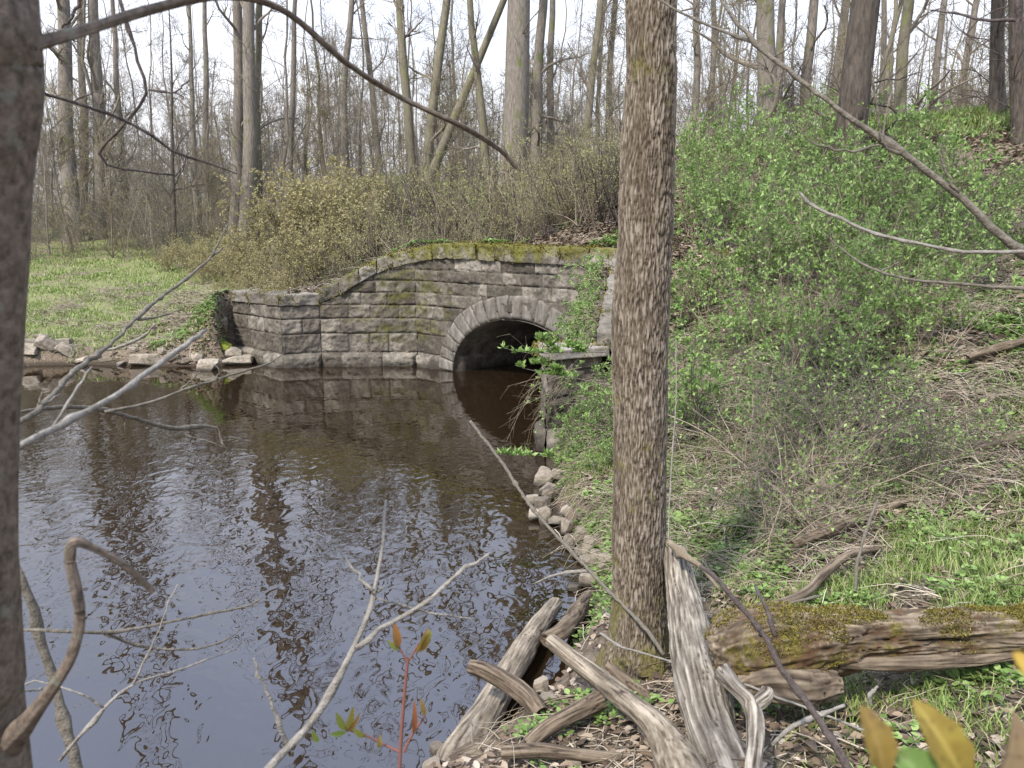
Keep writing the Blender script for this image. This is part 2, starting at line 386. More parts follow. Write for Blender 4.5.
# ------------------------------------------------------------ plan of the shore and the culvert
E0, E1, E2, E3 = (-7.2, 20.4), (-5.45, 18.6), (-4.6, 18.95), (-2.3, 19.0)
R_ = (1.95, 14.75); W1 = (1.3, 11.55); W2 = (.5, 11.0)
WALL = np.array([E0, E1, E2, E3, R_, W1, W2], float)
SHN = np.array([(.5, 11.0), (.42, 9.6), (.33, 8.3), (.62, 6.9), (.55, 6.1), (.2, 5.1), (-.25, 4.4), (-.55, 3.9), (-1.1, 3.2), (-2.2, 2.3), (-4, 1.9), (-9, 1.2), (-22, 0)], float)
SHF = np.array([(-7.2, 20.4), (-6.9, 18.9), (-8.2, 18.7), (-9.6, 19.0), (-11.5, 18.9), (-14, 18.0), (-20, 18), (-28, 15)], float)
POLY = np.vstack([WALL, SHN[1:], SHF[::-1]])
def dpoly(x, y, pl, param=False):
    best = np.full(x.shape, 1e9); par = np.zeros(x.shape)
    for i in range(len(pl)-1):
        a, b = pl[i], pl[i+1]; ab = b-a; l2 = ab@ab
        t = np.clip(((x-a[0])*ab[0]+(y-a[1])*ab[1])/l2, 0, 1)
        d = np.hypot(x-a[0]-t*ab[0], y-a[1]-t*ab[1])
        m_ = d < best; best = np.where(m_, d, best); par = np.where(m_, i+t, par)
    return (best, par) if param else best
def inside(x, y, pl):
    r = np.zeros(x.shape, bool); n = len(pl); j = n-1
    for i in range(n):
        xi, yi, xj, yj = pl[i][0], pl[i][1], pl[j][0], pl[j][1]
        if yi != yj:
            r ^= ((yi > y) != (yj > y)) & (x < (xj-xi)*(y-yi)/(yj-yi)+xi)
        j = i
    return r
WTOP = np.array([1.75, 1.75, 1.75, 2.86, 2.84, 1.75, 1.6])      # coping top along WALL (values at its vertices)
def hz(x, y):
    x = np.atleast_1d(np.asarray(x, float)); y = np.atleast_1d(np.asarray(y, float))
    s = .6*x+.79*y; u = .79*x-.6*y
    prof = np.interp(s, [-30, 0, 4.6, 9, 13.4, 16.8, 20.3, 25, 31, 45, 80, 400], [2.2, 1.3, .95, 1.95, 3.0, 4.35, 5.75, 5.8, 3.6, 2.6, 2.6, 4])
    mead = .3+np.clip((y-19)*.125, -.3, 3.3)
    u0 = -12.8-np.clip(s-13, 0, 12)*1.15
    wl = sm(u0, u0-7, u)
    land = prof*(1-wl)+mead*wl
    dW, par = dpoly(x, y, WALL, True)
    dN = dpoly(x, y, SHN); dF = dpoly(x, y, SHF)
    tz = np.interp(par, np.arange(7), WTOP)
    dN2 = dN+fbm(x*.8, y*.8, 0, 2, 5)*.25
    capN = .17+.1*sm(5, 7, y)+(.29+.4*sm(6, 12, y))*np.maximum(dN2, 0)
    capN = capN+3*sm(2.5, 0, dW)*0
    capF = .30+.36*dF
    beh = sm(.0, .35, y-11-.69*(x-.5))*1.0
    capW = tz-.12+.5*dW
    z = np.minimum(land, np.minimum(capN, capF))
    z = np.where(dW < 1.9, np.maximum(z, np.minimum(capW, np.maximum(land, tz-.1))*sm(1.9, .3, dW)*beh), z)
    z = np.minimum(z, capW)
    z = z+.10*fbm(x*.7, y*.7, 0, 3, 3)+.05*fbm(x*3, y*3, 0, 3, 9)*sm(60, 20, y)
    d = np.minimum(np.minimum(dW, dN), dF)
    wat = inside(x, y, POLY)
    wob = .12*fbm(x*2.2, y*2.2, 0, 3, 12)
    edge = sm(-.02, .32, d-.06+np.where(dW < .5, 0, wob))
    edgeW = sm(.22, .34, dW)
    e = np.where(dW <= np.minimum(dN, dF)+.02, edgeW, edge)
    zl = np.maximum(z, .04)*e-.06*(1-e)
    return np.where(wat, -.06-np.minimum(.55*d, .9), zl)
def hz1(x, y): return float(hz(x, y)[0])
def ong(px, py, y0=2.5, y1=80):
    d = ray(px, py); t = np.concatenate([np.linspace(y0, 12, 500), np.linspace(12, y1, 700)])/d[1]
    X = d[0]*t; Y = d[1]*t; Z = CH+d[2]*t; g = hz(X, Y); k = np.nonzero(Z < np.maximum(g, 0))[0]
    if len(k) == 0: return None
    k = k[0]; return np.array([X[k], Y[k], g[k]])

# ground sheet
xs = np.concatenate([-np.geomspace(9.2, 260, 60)[::-1], np.arange(-9, 9, .12), np.geomspace(9.1, 260, 60)])
ys = np.concatenate([-np.geomspace(1, 120, 20)[::-1]+.5, np.arange(-.4, 25, .12), np.geomspace(25.1, 400, 90)])
X, Y = np.meshgrid(xs, ys); Z = hz(X.ravel(), Y.ravel()).reshape(X.shape)
HD = np.array(R_)-np.array(E3); HL = np.linalg.norm(HD); HD = HD/HL; HN = np.array([HD[1]*-1, HD[0]])   # HN points into the hill
if HN@np.array([1, 1]) < 0: HN = -HN
AU = 3.36; AA = 2.04; AB = 1.36; AC = 0.0      # arch centre along the headwall, half span, rise
idx = np.arange(X.size).reshape(X.shape)
q = np.stack([idx[:-1, :-1], idx[:-1, 1:], idx[1:, 1:], idx[1:, :-1]], -1).reshape(-1, 4)
U = (X-E3[0])*HD[0]+(Y-E3[1])*HD[1]; V = (X-E3[0])*HN[0]+(Y-E3[1])*HN[1]
zmin = Z.ravel()[q].min(1)
cut = (np.abs(U.ravel()[q].mean(1)-AU) < AA+.22) & (np.abs(V.ravel()[q].mean(1)-.28) < .5) & (zmin < 1.9)
q = q[~cut]
# where grass grows (tint): meadow, crest, patches on the near right bank
s_ = .6*X+.79*Y; u_ = .79*X-.6*Y
wl = sm(-16-np.clip(s_-13, 0, 12)*.8, -20-np.clip(s_-13, 0, 12)*.8, u_)
gm = .62*wl*sm(60, 36, Y)+.25*(1-wl)+.4*sm(18.6, 19.8, s_)*sm(27, 24, s_)
gm = gm+.1*sm(3, 6, X)*sm(14, 8, Y)-.15*sm(10, 12, Y)*sm(18, 16, s_)*(1-wl)
dall = np.minimum(dpoly(X, Y, SHN), dpoly(X, Y, SHF))
gm = gm-.5*sm(.7, .1, dall)
def grassiness(x, y):
    s = .6*x+.79*y; u = .79*x-.6*y
    wl = sm(-16-np.clip(s-13, 0, 12)*.8, -20-np.clip(s-13, 0, 12)*.8, u)
    return .62*wl+.25*(1-wl)+.4*sm(18.6, 19.8, s)*sm(27, 24, s)
tag(Geo().add(np.stack([X.ravel(), Y.ravel(), Z.ravel()], 1), q, None, gm.ravel()).build('ground', M['ground']), kind='structure')
wp = np.array([(-60, -2, 0), (12, -2, 0), (12, 32, 0), (-60, 32, 0)], float)
tag(Geo().add(wp, [(0, 1, 2, 3)]).build('water', M['water'], smooth=False), kind='structure')

# ------------------------------------------------------------ the stone culvert
culvert = empty('stone_culvert', (0, 18, 0))
tag(culvert, 'old block-stone culvert with a low dark arch, mossy coping and wing walls at the water', 'culvert')
culvert.location = (0, 0, 0)
def set_moss(o, vals):
    a = o.data.attributes.new('moss', 'FLOAT', 'POINT'); a.data.foreach_set('value', np.asarray(vals, np.float32))
COURSES = np.array([-.5, .33, .79, 1.15, 1.47, 1.77, 2.05, 2.31, 2.6, 2.95])
def wall_face(name, a, b, top_a, top_b, arch=False, seed=0, out=None, back=.55, minz=-.4, topf=None, step=.02):
    a = np.array(a, float); b = np.array(b, float); D = b-a; Ln = np.linalg.norm(D); D /= Ln
    nrm = np.array([D[1], -D[0]])                                  # towards the water
    if nrm@((np.array([-2.5, 10.0]) if out is None else np.array(out))-a) < 0: nrm = -nrm
    us = np.linspace(0, Ln, int(Ln/step)+1); vs = np.linspace(0, 1, int((max(top_a, top_b)-minz)/step)+1)
    Ug, Vg = np.meshgrid(us, vs)
    top = (topf(Ug) if topf is not None else top_a+(top_b-top_a)*Ug/Ln)
    Zg = minz+(top-minz)*Vg
    zz = Zg+.006*fbm(Ug*2, Zg*4, 0, 2, seed)
    row = np.clip(np.searchsorted(COURSES, zz.ravel(), 'right')-1, 0, len(COURSES)-2).reshape(zz.shape)
    rg = np.random.default_rng(seed+50)
    dz = np.minimum(zz-COURSES[row], COURSES[row+1]-zz)
    du = np.zeros_like(Ug); bid = np.zeros_like(Ug)
    tint = np.zeros_like(Ug); tilt = np.zeros_like(Ug); prd = np.zeros_like(Ug)
    for r in range(len(COURSES)-1):
        js = [-.01]; 
        while js[-1] < Ln: js.append(js[-1]+rg.uniform(.45, 1.05)*(1.1 if r == 0 else 1))
        js[-1] = Ln+.01
        if len(js) > 2 and js[-1]-js[-2] < .3: js.pop(-2)
        js = np.array(js); k = np.clip(np.searchsorted(js, Ug, 'right')-1, 0, len(js)-2)
        tv = rg.uniform(-.15, 1.15, len(js)); pv = rg.uniform(-.016, .018, len(js)); hv = rg.uniform(-.03, .03, (len(js), 2))
        mm = row == r
        d_ = np.minimum(Ug-js[k], js[k+1]-Ug)
        du[mm] = d_[mm]; tint[mm] = tv[k][mm]
        cu = (js[k]+js[k+1])/2; cz = (COURSES[r]+COURSES[r+1])/2
        prd[mm] = (pv[k]+(Ug-cu)*hv[k, 0]+(zz-cz)*hv[k, 1])[mm]
    dm = np.minimum(np.where(np.abs(Ug-0) < .02, 9, du), dz)
    dm = dm+.006*pn(Ug*14, Zg*14, 0, seed+3)
    rfade = .25+.75*sm(1.25, 1.6, np.sqrt(((Ug-AU)/AA)**2+((Zg-AC)/AB)**2)) if arch else 1
    joint = -.026*(1-sm(.002, .014, dm))
    rockf = .038*fbm(Ug*5, Zg*5, 0, 5, seed+1)*sm(.01, .06, dm)*rfade+.012*sm(.01, .05, dm)*rfade
    off = prd+joint+rockf+np.where(row == 0, .12*sm(.34, .22, zz), 0.0)*sm(0, .12, Ug)*sm(0, .12, Ln-Ug)*(sm(0, .15, np.sqrt(((Ug-AU)/AA)**2+((Zg-AC)/AB)**2)-1.2) if arch else 1)
    tn = tint-1.5*(1-sm(.002, .012, dm))*sm(.3, -.1, fbm(Ug*3, Zg*3, 0, 2, seed+8))
    P = np.stack([a[0]+D[0]*Ug+nrm[0]*off, a[1]+D[1]*Ug+nrm[1]*off, Zg], -1)
    idx = np.arange(Ug.size).reshape(Ug.shape)
    q = np.stack([idx[:-1, :-1], idx[:-1, 1:], idx[1:, 1:], idx[1:, :-1]], -1).reshape(-1, 4)
    if arch:
        ins = (((Ug-AU)/(AA+.1))**2+((Zg-AC)/(AB+.1))**2 < 1).ravel()
        q = q[~ins[q].all(1)]
    g = Geo().add(P.reshape(-1, 3), q, None, tn.ravel())
    o = g.build(name, M['stone'], culvert)
    gu = (Ug if name == 'headwall' else -(Ln-Ug))
    ms = .02+.10*sm(.3, .9, Zg)*sm(2.7, 2.0, Zg)+.15*np.exp(-((gu+.1)/1.5)**2)+.12*fbm(Ug*1.1+seed*3, Zg*4, 0, 3, 91)-.3*sm(.36, .2, Zg)-.25*sm(1.0, 2.2, gu)-(.3 if Ln < 1.2 or seed in (1, 2) else 0)
    set_moss(o, ms.ravel())
    return o
cz = lambda a, b: None
_pu = np.linspace(0, 2.31, 24); _pp = [np.array(E2)+(np.array(E3)-np.array(E2))*u/2.3 for u in _pu]
_px = [512+F*q[0]/(q[1]*fw[1]+(2-CH)*fw[2]) for q in _pp]
_py = np.interp(_px, [300, 314, 322, 332, 346, 360, 376, 390, 404, 418], [305, 305, 303, 299, 291.5, 283, 274, 268.5, 264.8, 262.3])
_pz = np.array([at(a, b, q[1])[2] for a, b, q in zip(_px, _py, _pp)]); _pz = np.clip(_pz, 1.47, 2.5); _pz[-1] = 2.47
topE = lambda Ug: np.interp(Ug, _pu, _pz)
wall_face('wing_wall', E0, E1, 1.47, 1.47, seed=1)
wall_face('wing_wall', E1, E2, 1.47, 1.47, seed=2)
wall_face('wing_wall', E2, E3, 1.5, 2.5, seed=3, topf=topE)
topH = lambda u: np.interp(u, [0, .4, .9, 1.6, 5.7], [_pz[-1], 2.54, 2.575, 2.585, 2.5])
wall_face('headwall', E3, R_, 2.5, 2.6, arch=True, seed=4, topf=topH)
wall_face('wing_wall', R_, W1, 2.5, 1.45, seed=5)
W3 = (.62, 11.75)
wall_face('pier', W1, W2, 1.33, 1.33, seed=6, out=(2.0, 9.0))
# the near end pier turns back along its water side
def rough_box(geo, a, b, z0, z1, wid, seed, tint=.5, n=10, inward=True, chip=.02):
    """block between plan points a,b; wid = depth away from the water; surface worn by noise"""
    a = np.array(a, float); b = np.array(b, float); D = b-a; Ln = np.linalg.norm(D); D /= Ln
    nr = np.array([-D[1], D[0]])*wid
    c = [a, b, b+nr, a+nr]
    return hull8(geo, [(*p, z) for z in (z0, z1) for p in c], seed, tint, n, chip)
def hull8(geo, c8, seed, tint=.5, n=10, chip=.02):
    c8 = np.array(c8, float); ctr = c8.mean(0)
    def face(i):
        p = c8[list(i)]; s = np.linspace(0, 1, n)
        S, T = np.meshgrid(s, s)
        P = (1-S)[..., None]*(1-T)[..., None]*p[0]+S[..., None]*(1-T)[..., None]*p[1]+S[..., None]*T[..., None]*p[2]+(1-S)[..., None]*T[..., None]*p[3]
        e = np.minimum(np.minimum(S, 1-S), np.minimum(T, 1-T))
        rim = (e < .5/(n-1))
        P = P+(ctr-P)*(rim*.015)[..., None]
        d = unit(P-ctr)
        P = P+d*(chip*fbm(P[..., 0]*4, P[..., 1]*4, P[..., 2]*4, 3, seed))[..., None]
        idx = np.arange(n*n).reshape(n, n)
        q = np.stack([idx[:-1, :-1], idx[:-1, 1:], idx[1:, 1:], idx[1:, :-1]], -1).reshape(-1, 4)
        geo.add(P.reshape(-1, 3), q, None, np.full(n*n, tint))
    for i in ((3, 2, 1, 0), (4, 5, 6, 7), (0, 1, 5, 4), (1, 2, 6, 5), (2, 3, 7, 6), (3, 0, 4, 7)): face(i)
# coping: separate stones end to end along the top
def coping_run(pts, zb, thick, wid, over=.07, seed=0, step=.9, mossf=None):
    pts = np.array(pts, float); rg = np.random.default_rng(seed)
    seg = np.linalg.norm(np.diff(pts, axis=0), axis=1); cum = np.concatenate([[0], np.cumsum(seg)])
    ss = [0]
    while ss[-1] < cum[-1]-step*.6: ss.append(ss[-1]+step*rg.uniform(.8, 1.3))
    ss[-1] = cum[-1]
    for c in cum[1:-1]:
        k = int(np.argmin(np.abs(np.array(ss[1:-1])-c)))+1 if len(ss) > 2 else 0
        if k: ss[k] = c
    ss = sorted(set(ss))
    def nat(s):          # mitred normal
        ds = 1e-3
        i = np.clip(np.searchsorted(cum, s)-1, 0, len(seg)-1); d = (pts[i+1]-pts[i])/seg[i]; n1 = np.array([d[1], -d[0]])
        for j, c in enumerate(cum[1:-1]):
            if abs(c-s) < 1e-3:
                d0 = (pts[j+1]-pts[j])/seg[j]; d1 = (pts[j+2]-pts[j+1])/seg[j+1]
                n0 = np.array([d0[1], -d0[0]]); n2 = np.array([d1[1], -d1[0]]); n1 = (n0+n2); n1 /= max((1+n0@n2), .35)
        if n1@(np.array([-2.5, 10.0])-pts[i]) < 0: n1 = -n1
        return n1
    P = lambda s: np.array([np.interp(s, cum, pts[:, 0]), np.interp(s, cum, pts[:, 1])])
    for s0, s1 in zip(ss[:-1], ss[1:]):
        g = .006; a, b = P(s0+g*(s0 > 0)), P(s1-g); na, nb = nat(s0), nat(s1)
        j = rg.uniform(-.012, .012, 2); cc = []
        for z in (0, 1):
            for (p, n_, s, o) in ((a, na, s0, over+j[0]), (b, nb, s1, over+j[0]), (b, nb, s1, -wid), (a, na, s0, -wid)):
                q_ = p+n_*o; cc.append((q_[0], q_[1], zb(s)+z*(thick+(.02 if o < 0 else 0))+j[1]*.5))
        gg = Geo(); hull8(gg, cc, int(rg.integers(1e6)), rg.uniform(0, 1), 18, .05)
        o = gg.build('coping_stone', M['coping'], culvert)
        zz = np.concatenate(gg.v)[:, 2]
        set_moss(o, mossf((s0+s1)/2)+.18*(zz-zz.min())/(zz.max()-zz.min())-.06)
coping_run([E0, E1, E2], lambda s: 1.475, .26, .75, seed=3, step=1.2, mossf=lambda s: .02)
coping_run([E2, E3], lambda s: float(topE(np.array([s]))[0])+.005, .32, .95, seed=5, step=.40, mossf=lambda s: .12+.08*s)
coping_run([E3, R_, (R_[0]+1.6, R_[1]-1.6)], lambda s: float(topH(s))+.005, .33, .8, seed=7, step=.62, mossf=lambda s: .30-.02*max(0, s-2.6))
coping_run([R_, W1], lambda s: 2.51-s*.34, .26, .6, seed=8, step=1.0, mossf=lambda s: .1)
g = Geo(); hull8(g, [(.42, 10.9, 1.33), (1.42, 11.45, 1.33), (1.2, 12.2, 1.33), (.35, 11.9, 1.33), (.42, 10.9, 1.47), (1.42, 11.45, 1.47), (1.2, 12.2, 1.47), (.35, 11.9, 1.47)], 77, .95, 14, .03)
o = g.build('coping_stone', M['coping'], culvert); set_moss(o, np.full(g.n, -.3))
wall_face('pier', (.5, 11.0), (.46, 11.9), 1.33, 1.33, seed=9)
wall_face('pier', (.46, 11.9), (1.35, 12.3), 1.33, 1.33, seed=10, out=(.5, 13.0))
# headwall carries on into the hill
wall_face('headwall', R_, (R_[0]+1.6, R_[1]-1.6), 2.5, 2.5, seed=11)
# arch ring of voussoirs, and the barrel behind it
def P3(u, v, z): return np.array([E3[0]+HD[0]*u+HN[0]*v, E3[1]+HD[1]*u+HN[1]*v, z])
nv = 19; ring = Geo(); rgv = np.random.default_rng(5)
edges = np.linspace(0, math.pi, nv+1)
for k in range(nv):
    t0, t1 = edges[k]+.0006, edges[k+1]-.0006; tn = rgv.uniform(0, 1); pj = rgv.uniform(-.003, .003); ext = rgv.uniform(.50, .54)
    nt_, nr_ = 10, 14
    T, Rr = np.meshgrid(np.linspace(t0, t1, nt_), np.linspace(0, 1, nr_))
    u = AU-(AA+Rr*ext)*np.cos(T); z = AC+(AB+Rr*ext)*np.sin(T)-.0
    e = np.minimum(np.minimum(T-t0, t1-T)*2.0, np.minimum(Rr, 1-Rr)*ext)
    off = -.024-pj*.7-.0015*sm(0, .01, e)+.006*fbm(u*9, z*9, 0, 3, k)
    off = np.where(e < .002, .02, off)
    pts = np.stack([E3[0]+HD[0]*u+HN[0]*off, E3[1]+HD[1]*u+HN[1]*off, z], -1).reshape(-1, 3)
    idx = np.arange(nt_*nr_).reshape(nr_, nt_); qq = np.stack([idx[:-1, :-1], idx[:-1, 1:], idx[1:, 1:], idx[1:, :-1]], -1).reshape(-1, 4)
    ring.add(pts, qq, None, np.full(len(pts), tn))
ring.build('arch_ring', M['arch'], culvert)
T, Vv = np.meshgrid(np.linspace(-.05, math.pi+.05, 90), np.linspace(-.035, 26, 400))
u = AU-AA*np.cos(T); z = AC+AB*np.sin(T)
arc = T*1.75; row = np.floor(arc/.4); fr = arc/.4-row; vv = (Vv+row*.37)/.8; fv = vv-np.floor(vv)
e = np.minimum(np.minimum(fr, 1-fr)*.4, np.minimum(fv, 1-fv)*.8); dd = .025*sm(0, .03, e)+.02*fbm(arc*4, Vv*4, 0, 3, 3)*sm(0, .1, Vv)
low = np.where((z < .36), .10, 0)*sm(0.1, .2, Vv)
cx_ = (AU-u)/AA; czz = -z/AB; u2 = u+cx_*(dd+low); z2 = z+czz*dd
tint_ = np.modf(np.abs(np.sin(row*12.9+np.floor(vv)*78.2)*437.5))[0]
pts = np.stack([E3[0]+HD[0]*u2+HN[0]*Vv, E3[1]+HD[1]*u2+HN[1]*Vv, z2], -1).reshape(-1, 3)
idx = np.arange(T.size).reshape(T.shape); qq = np.stack([idx[:-1, :-1], idx[:-1, 1:], idx[1:, 1:], idx[1:, :-1]], -1).reshape(-1, 4)
bar = Geo().add(pts, qq, None, tint_.ravel()).build('barrel_vault', M['stone'], culvert); set_moss(bar, np.full(T.size, -.6))
end = [P3(AU-AA-.2, 25.9, -.5), P3(AU+AA+.2, 25.9, -.5), P3(AU+AA+.2, 25.9, 1.7), P3(AU-AA-.2, 25.9, 1.7)]
Geo().add(end, [(0, 1, 2, 3)]).build('barrel_end', M['stone'], culvert, smooth=False)  # added cap, not a real wall: shuts daylight out so the barrel stays dark

# ------------------------------------------------------------ rocks
import bmesh
_ico = None
def rock_mesh(name, size, seed, mat, sub=2, rough=.05):
    """worn polyhedral stone: a sphere cut by a dozen random planes with softened edges"""
    global _ico
    if _ico is None:
        bm = bmesh.new(); bmesh.ops.create_icosphere(bm, subdivisions=5, radius=1); bm.verts.ensure_lookup_table()
        _ico = (np.array([v.co[:] for v in bm.verts]), np.array([[v.index for v in f.verts] for f in bm.faces])); bm.free()
    rg = np.random.default_rng(seed); D, Fc = _ico; D = unit(D)
    n = unit(np.vstack([rg.normal(size=(9, 3)), [(0, 0, 1), (0, 0, -1), (1, .1, 0), (-1, .2, 0), (.1, 1, 0), (0, -1, .15)]]))
    h = np.concatenate([rg.uniform(.62, 1.0, 9), rg.uniform(.7, .95, 6)])
    r = (np.sum((np.maximum(D@n.T, 1e-4)/h)**44, 1))**(-1/44)
    P = D*r[:, None]
    P = P*(1+rough*fbm(P[:, 0]*3, P[:, 1]*3, P[:, 2]*3, 4, seed))[:, None]*np.array(size)/2
    me = bpy.data.meshes.new(name); me.vertices.add(len(P)); me.vertices.foreach_set('co', P.astype(np.float32).ravel())
    me.loops.add(Fc.size); me.loops.foreach_set('vertex_index', Fc.astype(np.int32).ravel()); me.polygons.add(len(Fc))
    me.polygons.foreach_set('loop_start', (np.arange(len(Fc))*3).astype(np.int32)); me.polygons.foreach_set('use_smooth', np.ones(len(Fc), bool))
    me.update(calc_edges=True); me.materials.append(mat)
    return me
ROCKS = []
def rock(px, py, wpx, hpx, label, group=None, rot=0, mat='rock', dep=.8, ytilt=0, lift=0, pos=None):
    p = pos if pos is not None else ong(px, py+hpx*.5)
    k = depth(p)/F; sz = (wpx*k, wpx*k*dep, hpx*k*1.15)
    me = rock_mesh('rock', sz, 100+len(ROCKS), M[mat])
    o = bpy.data.objects.new('rock', me); sc.collection.objects.link(o)
    o.location = (p[0], p[1]+wpx*k*dep*.25, max(p[2], 0)+hpx*k*.34+lift); o.rotation_euler = (0, math.radians(ytilt), math.radians(rot))
    tag(o, label, 'rock', group); ROCKS.append(o); return o
# far left bank, by the water, as seen left to right
G1 = 'rocks heaped at the far left waterline'
rock(32, 346, 22, 12, 'leftmost pale rock of the heap at the far waterline, beside the near dark trunk', G1, 10, ytilt=12)
rock(28, 355, 26, 12, 'low pale wedge rock at the foot of the left heap, half in the water', G1, -10)
rock(44, 349, 20, 14, 'small slanted rock in the middle of the left heap', G1, 40, ytilt=30)
rock(56, 354, 25, 13, 'long tilted slab at the right front of the left heap', G1, 20, ytilt=38)
rock(66, 350, 22, 9, 'darker slab leaning on the right side of the left heap', G1, 15, ytilt=35)
rock(63, 341, 18, 8, 'pale flat rock on top of the left heap', G1, 0)
rock(42, 338, 17, 8, 'small pale rock topmost at the back of the left heap', G1, 0)
G2 = 'rocks along the far bank between the heap and the pier'
rock(148, 360, 40, 13, 'largest flat block on the far waterline below the grassy bank', G2, 0, dep=.6)
for (a_, b_, c_, d_, e_) in [(82, 360, 18, 7, 'flat grey slab at the far waterline just right of the left heap'), (96, 357, 16, 6, 'small tilted slab on the far mud right of the left heap'),
                             (121, 363, 14, 5, 'flat wet stone in the shallows left of the large flat block'), (133, 357, 12, 7, 'small grey stone touching the left end of the large flat block'),
                             (163, 354, 14, 7, 'grey stone resting behind the large flat block'), (197, 356, 14, 8, 'grey stone on the bank above the rounded pale rock')]:
    rock(a_, b_, c_, d_, e_, G2, a_)
rock(105, 362, 18, 5, 'thin low stone on the mud left of the large flat block', G2, 0)
rock(172, 362, 15, 7, 'small stone just right of the large flat block', G2, 20)
rock(187, 363, 13, 6, 'little dark stone between the flat block and the rounded rock', G2, 10)
rock(208, 365, 24, 12, 'rounded pale rock standing in the shallows left of the stone pier', G2, 0)
rock(236, 361, 32, 9, 'flat dark-edged rock at the foot of the stone pier', G2, 5, lift=.02)
rock(226, 321, 22, 20, 'pale boulder leaning against the left end of the pier', G2, -20, dep=.7, pos=np.array([-7.55, 20.1, .62]))
rock(224, 343, 30, 16, 'bright green moss-covered boulder left of the pier', G2, 0, 'rock_moss', pos=np.array([-7.25, 19.3, .22]))
rock(240, 350, 24, 14, 'dark boulder wedged between the mossy boulder and the pier', G2, 10, pos=np.array([-6.9, 19.2, .12]))
# near right bank
G3 = 'rocks along the near right waterline'
near = [(545, 478, 22, 12, 'flat reddish slab jutting over the water under the leafy bank', -30, 10),
 (552, 490, 16, 8, 'thin slab just below the reddish slab at the near shore', -20, 5),
 (551, 492, 13, 11, 'small upright block left of the pair of rounded rocks', 0, 0),
 (543, 505, 14, 14, 'rounded pale rock at the waterline, leftmost of the near bank cluster', 10, 0),
 (533, 500, 11, 11, 'egg shaped rock at the outermost tip of the near bank cluster', 0, 0),
 (545, 515, 12, 15, 'pale squared rock standing at the front of the near bank cluster', 20, 0),
 (535, 515, 12, 10, 'brown rock partly under water in front of the near bank cluster', 5, 0),
 (556, 521, 16, 8, 'dark wet stone at the waterline below the cluster', 10, 0),
 (570, 528, 18, 13, 'big tan stone of the rubble row, nearest the cluster', 35, 20),
 (583, 534, 14, 12, 'tan angular stone in the upper row of rubble left of the trunk', 10, 15),
 (573, 541, 20, 10, 'long tan stone at the waterline in the rubble row', 40, 25),
 (590, 545, 13, 17, 'upright stone in the middle of the rubble row', 0, 10),
 (582, 552, 14, 10, 'pale stone at the waterline half way along the rubble row', 30, 20),
 (599, 538, 10, 11, 'small stone touching the left edge of the big trunk, upper row', 0, 0),
 (597, 558, 13, 16, 'tan stone in the rubble row near the trunk, lower row', 10, 0),
 (588, 562, 15, 11, 'dull brown stone at the waterline end of the rubble row', 35, 0),
 (606, 562, 14, 14, 'squarish stone close against the left side of the big trunk', 0, 0),
 (592, 580, 20, 12, 'dark muddy stone below the rubble row under the twigs', 0, 0),
 (575, 588, 12, 6, 'small dark stone in the wet mud left of the trunk foot', 0, 0),
 (583, 518, 10, 7, 'small stone in soil above the rubble row', 0, 0), (567, 512, 12, 8, 'brown stone in the grass above the dark wet stone', 0, 0),
 (560, 474, 12, 9, 'pale stone bedded in the leafy bank above the slab', 0, 0),
 (541, 684, 14, 13, 'grey stone behind the broken log stub', 0, 0), (548, 700, 14, 10, 'muddy stone in the crook of the driftwood', 20, 0),
 (438, 752, 14, 12, 'grey shore stone left of the driftwood foot', 0, 0), (432, 764, 16, 10, 'flat shore stone at the lower edge left of the driftwood', 0, 0),
 (575, 762, 20, 10, 'pale flat stone below the short horizontal log', 0, 0)]
for (px, py, wv, hv, lb, rt, tl) in near:
    rock(px, py, wv*1.35, hv*1.25, lb, G3, rt, ytilt=tl, dep=.9)
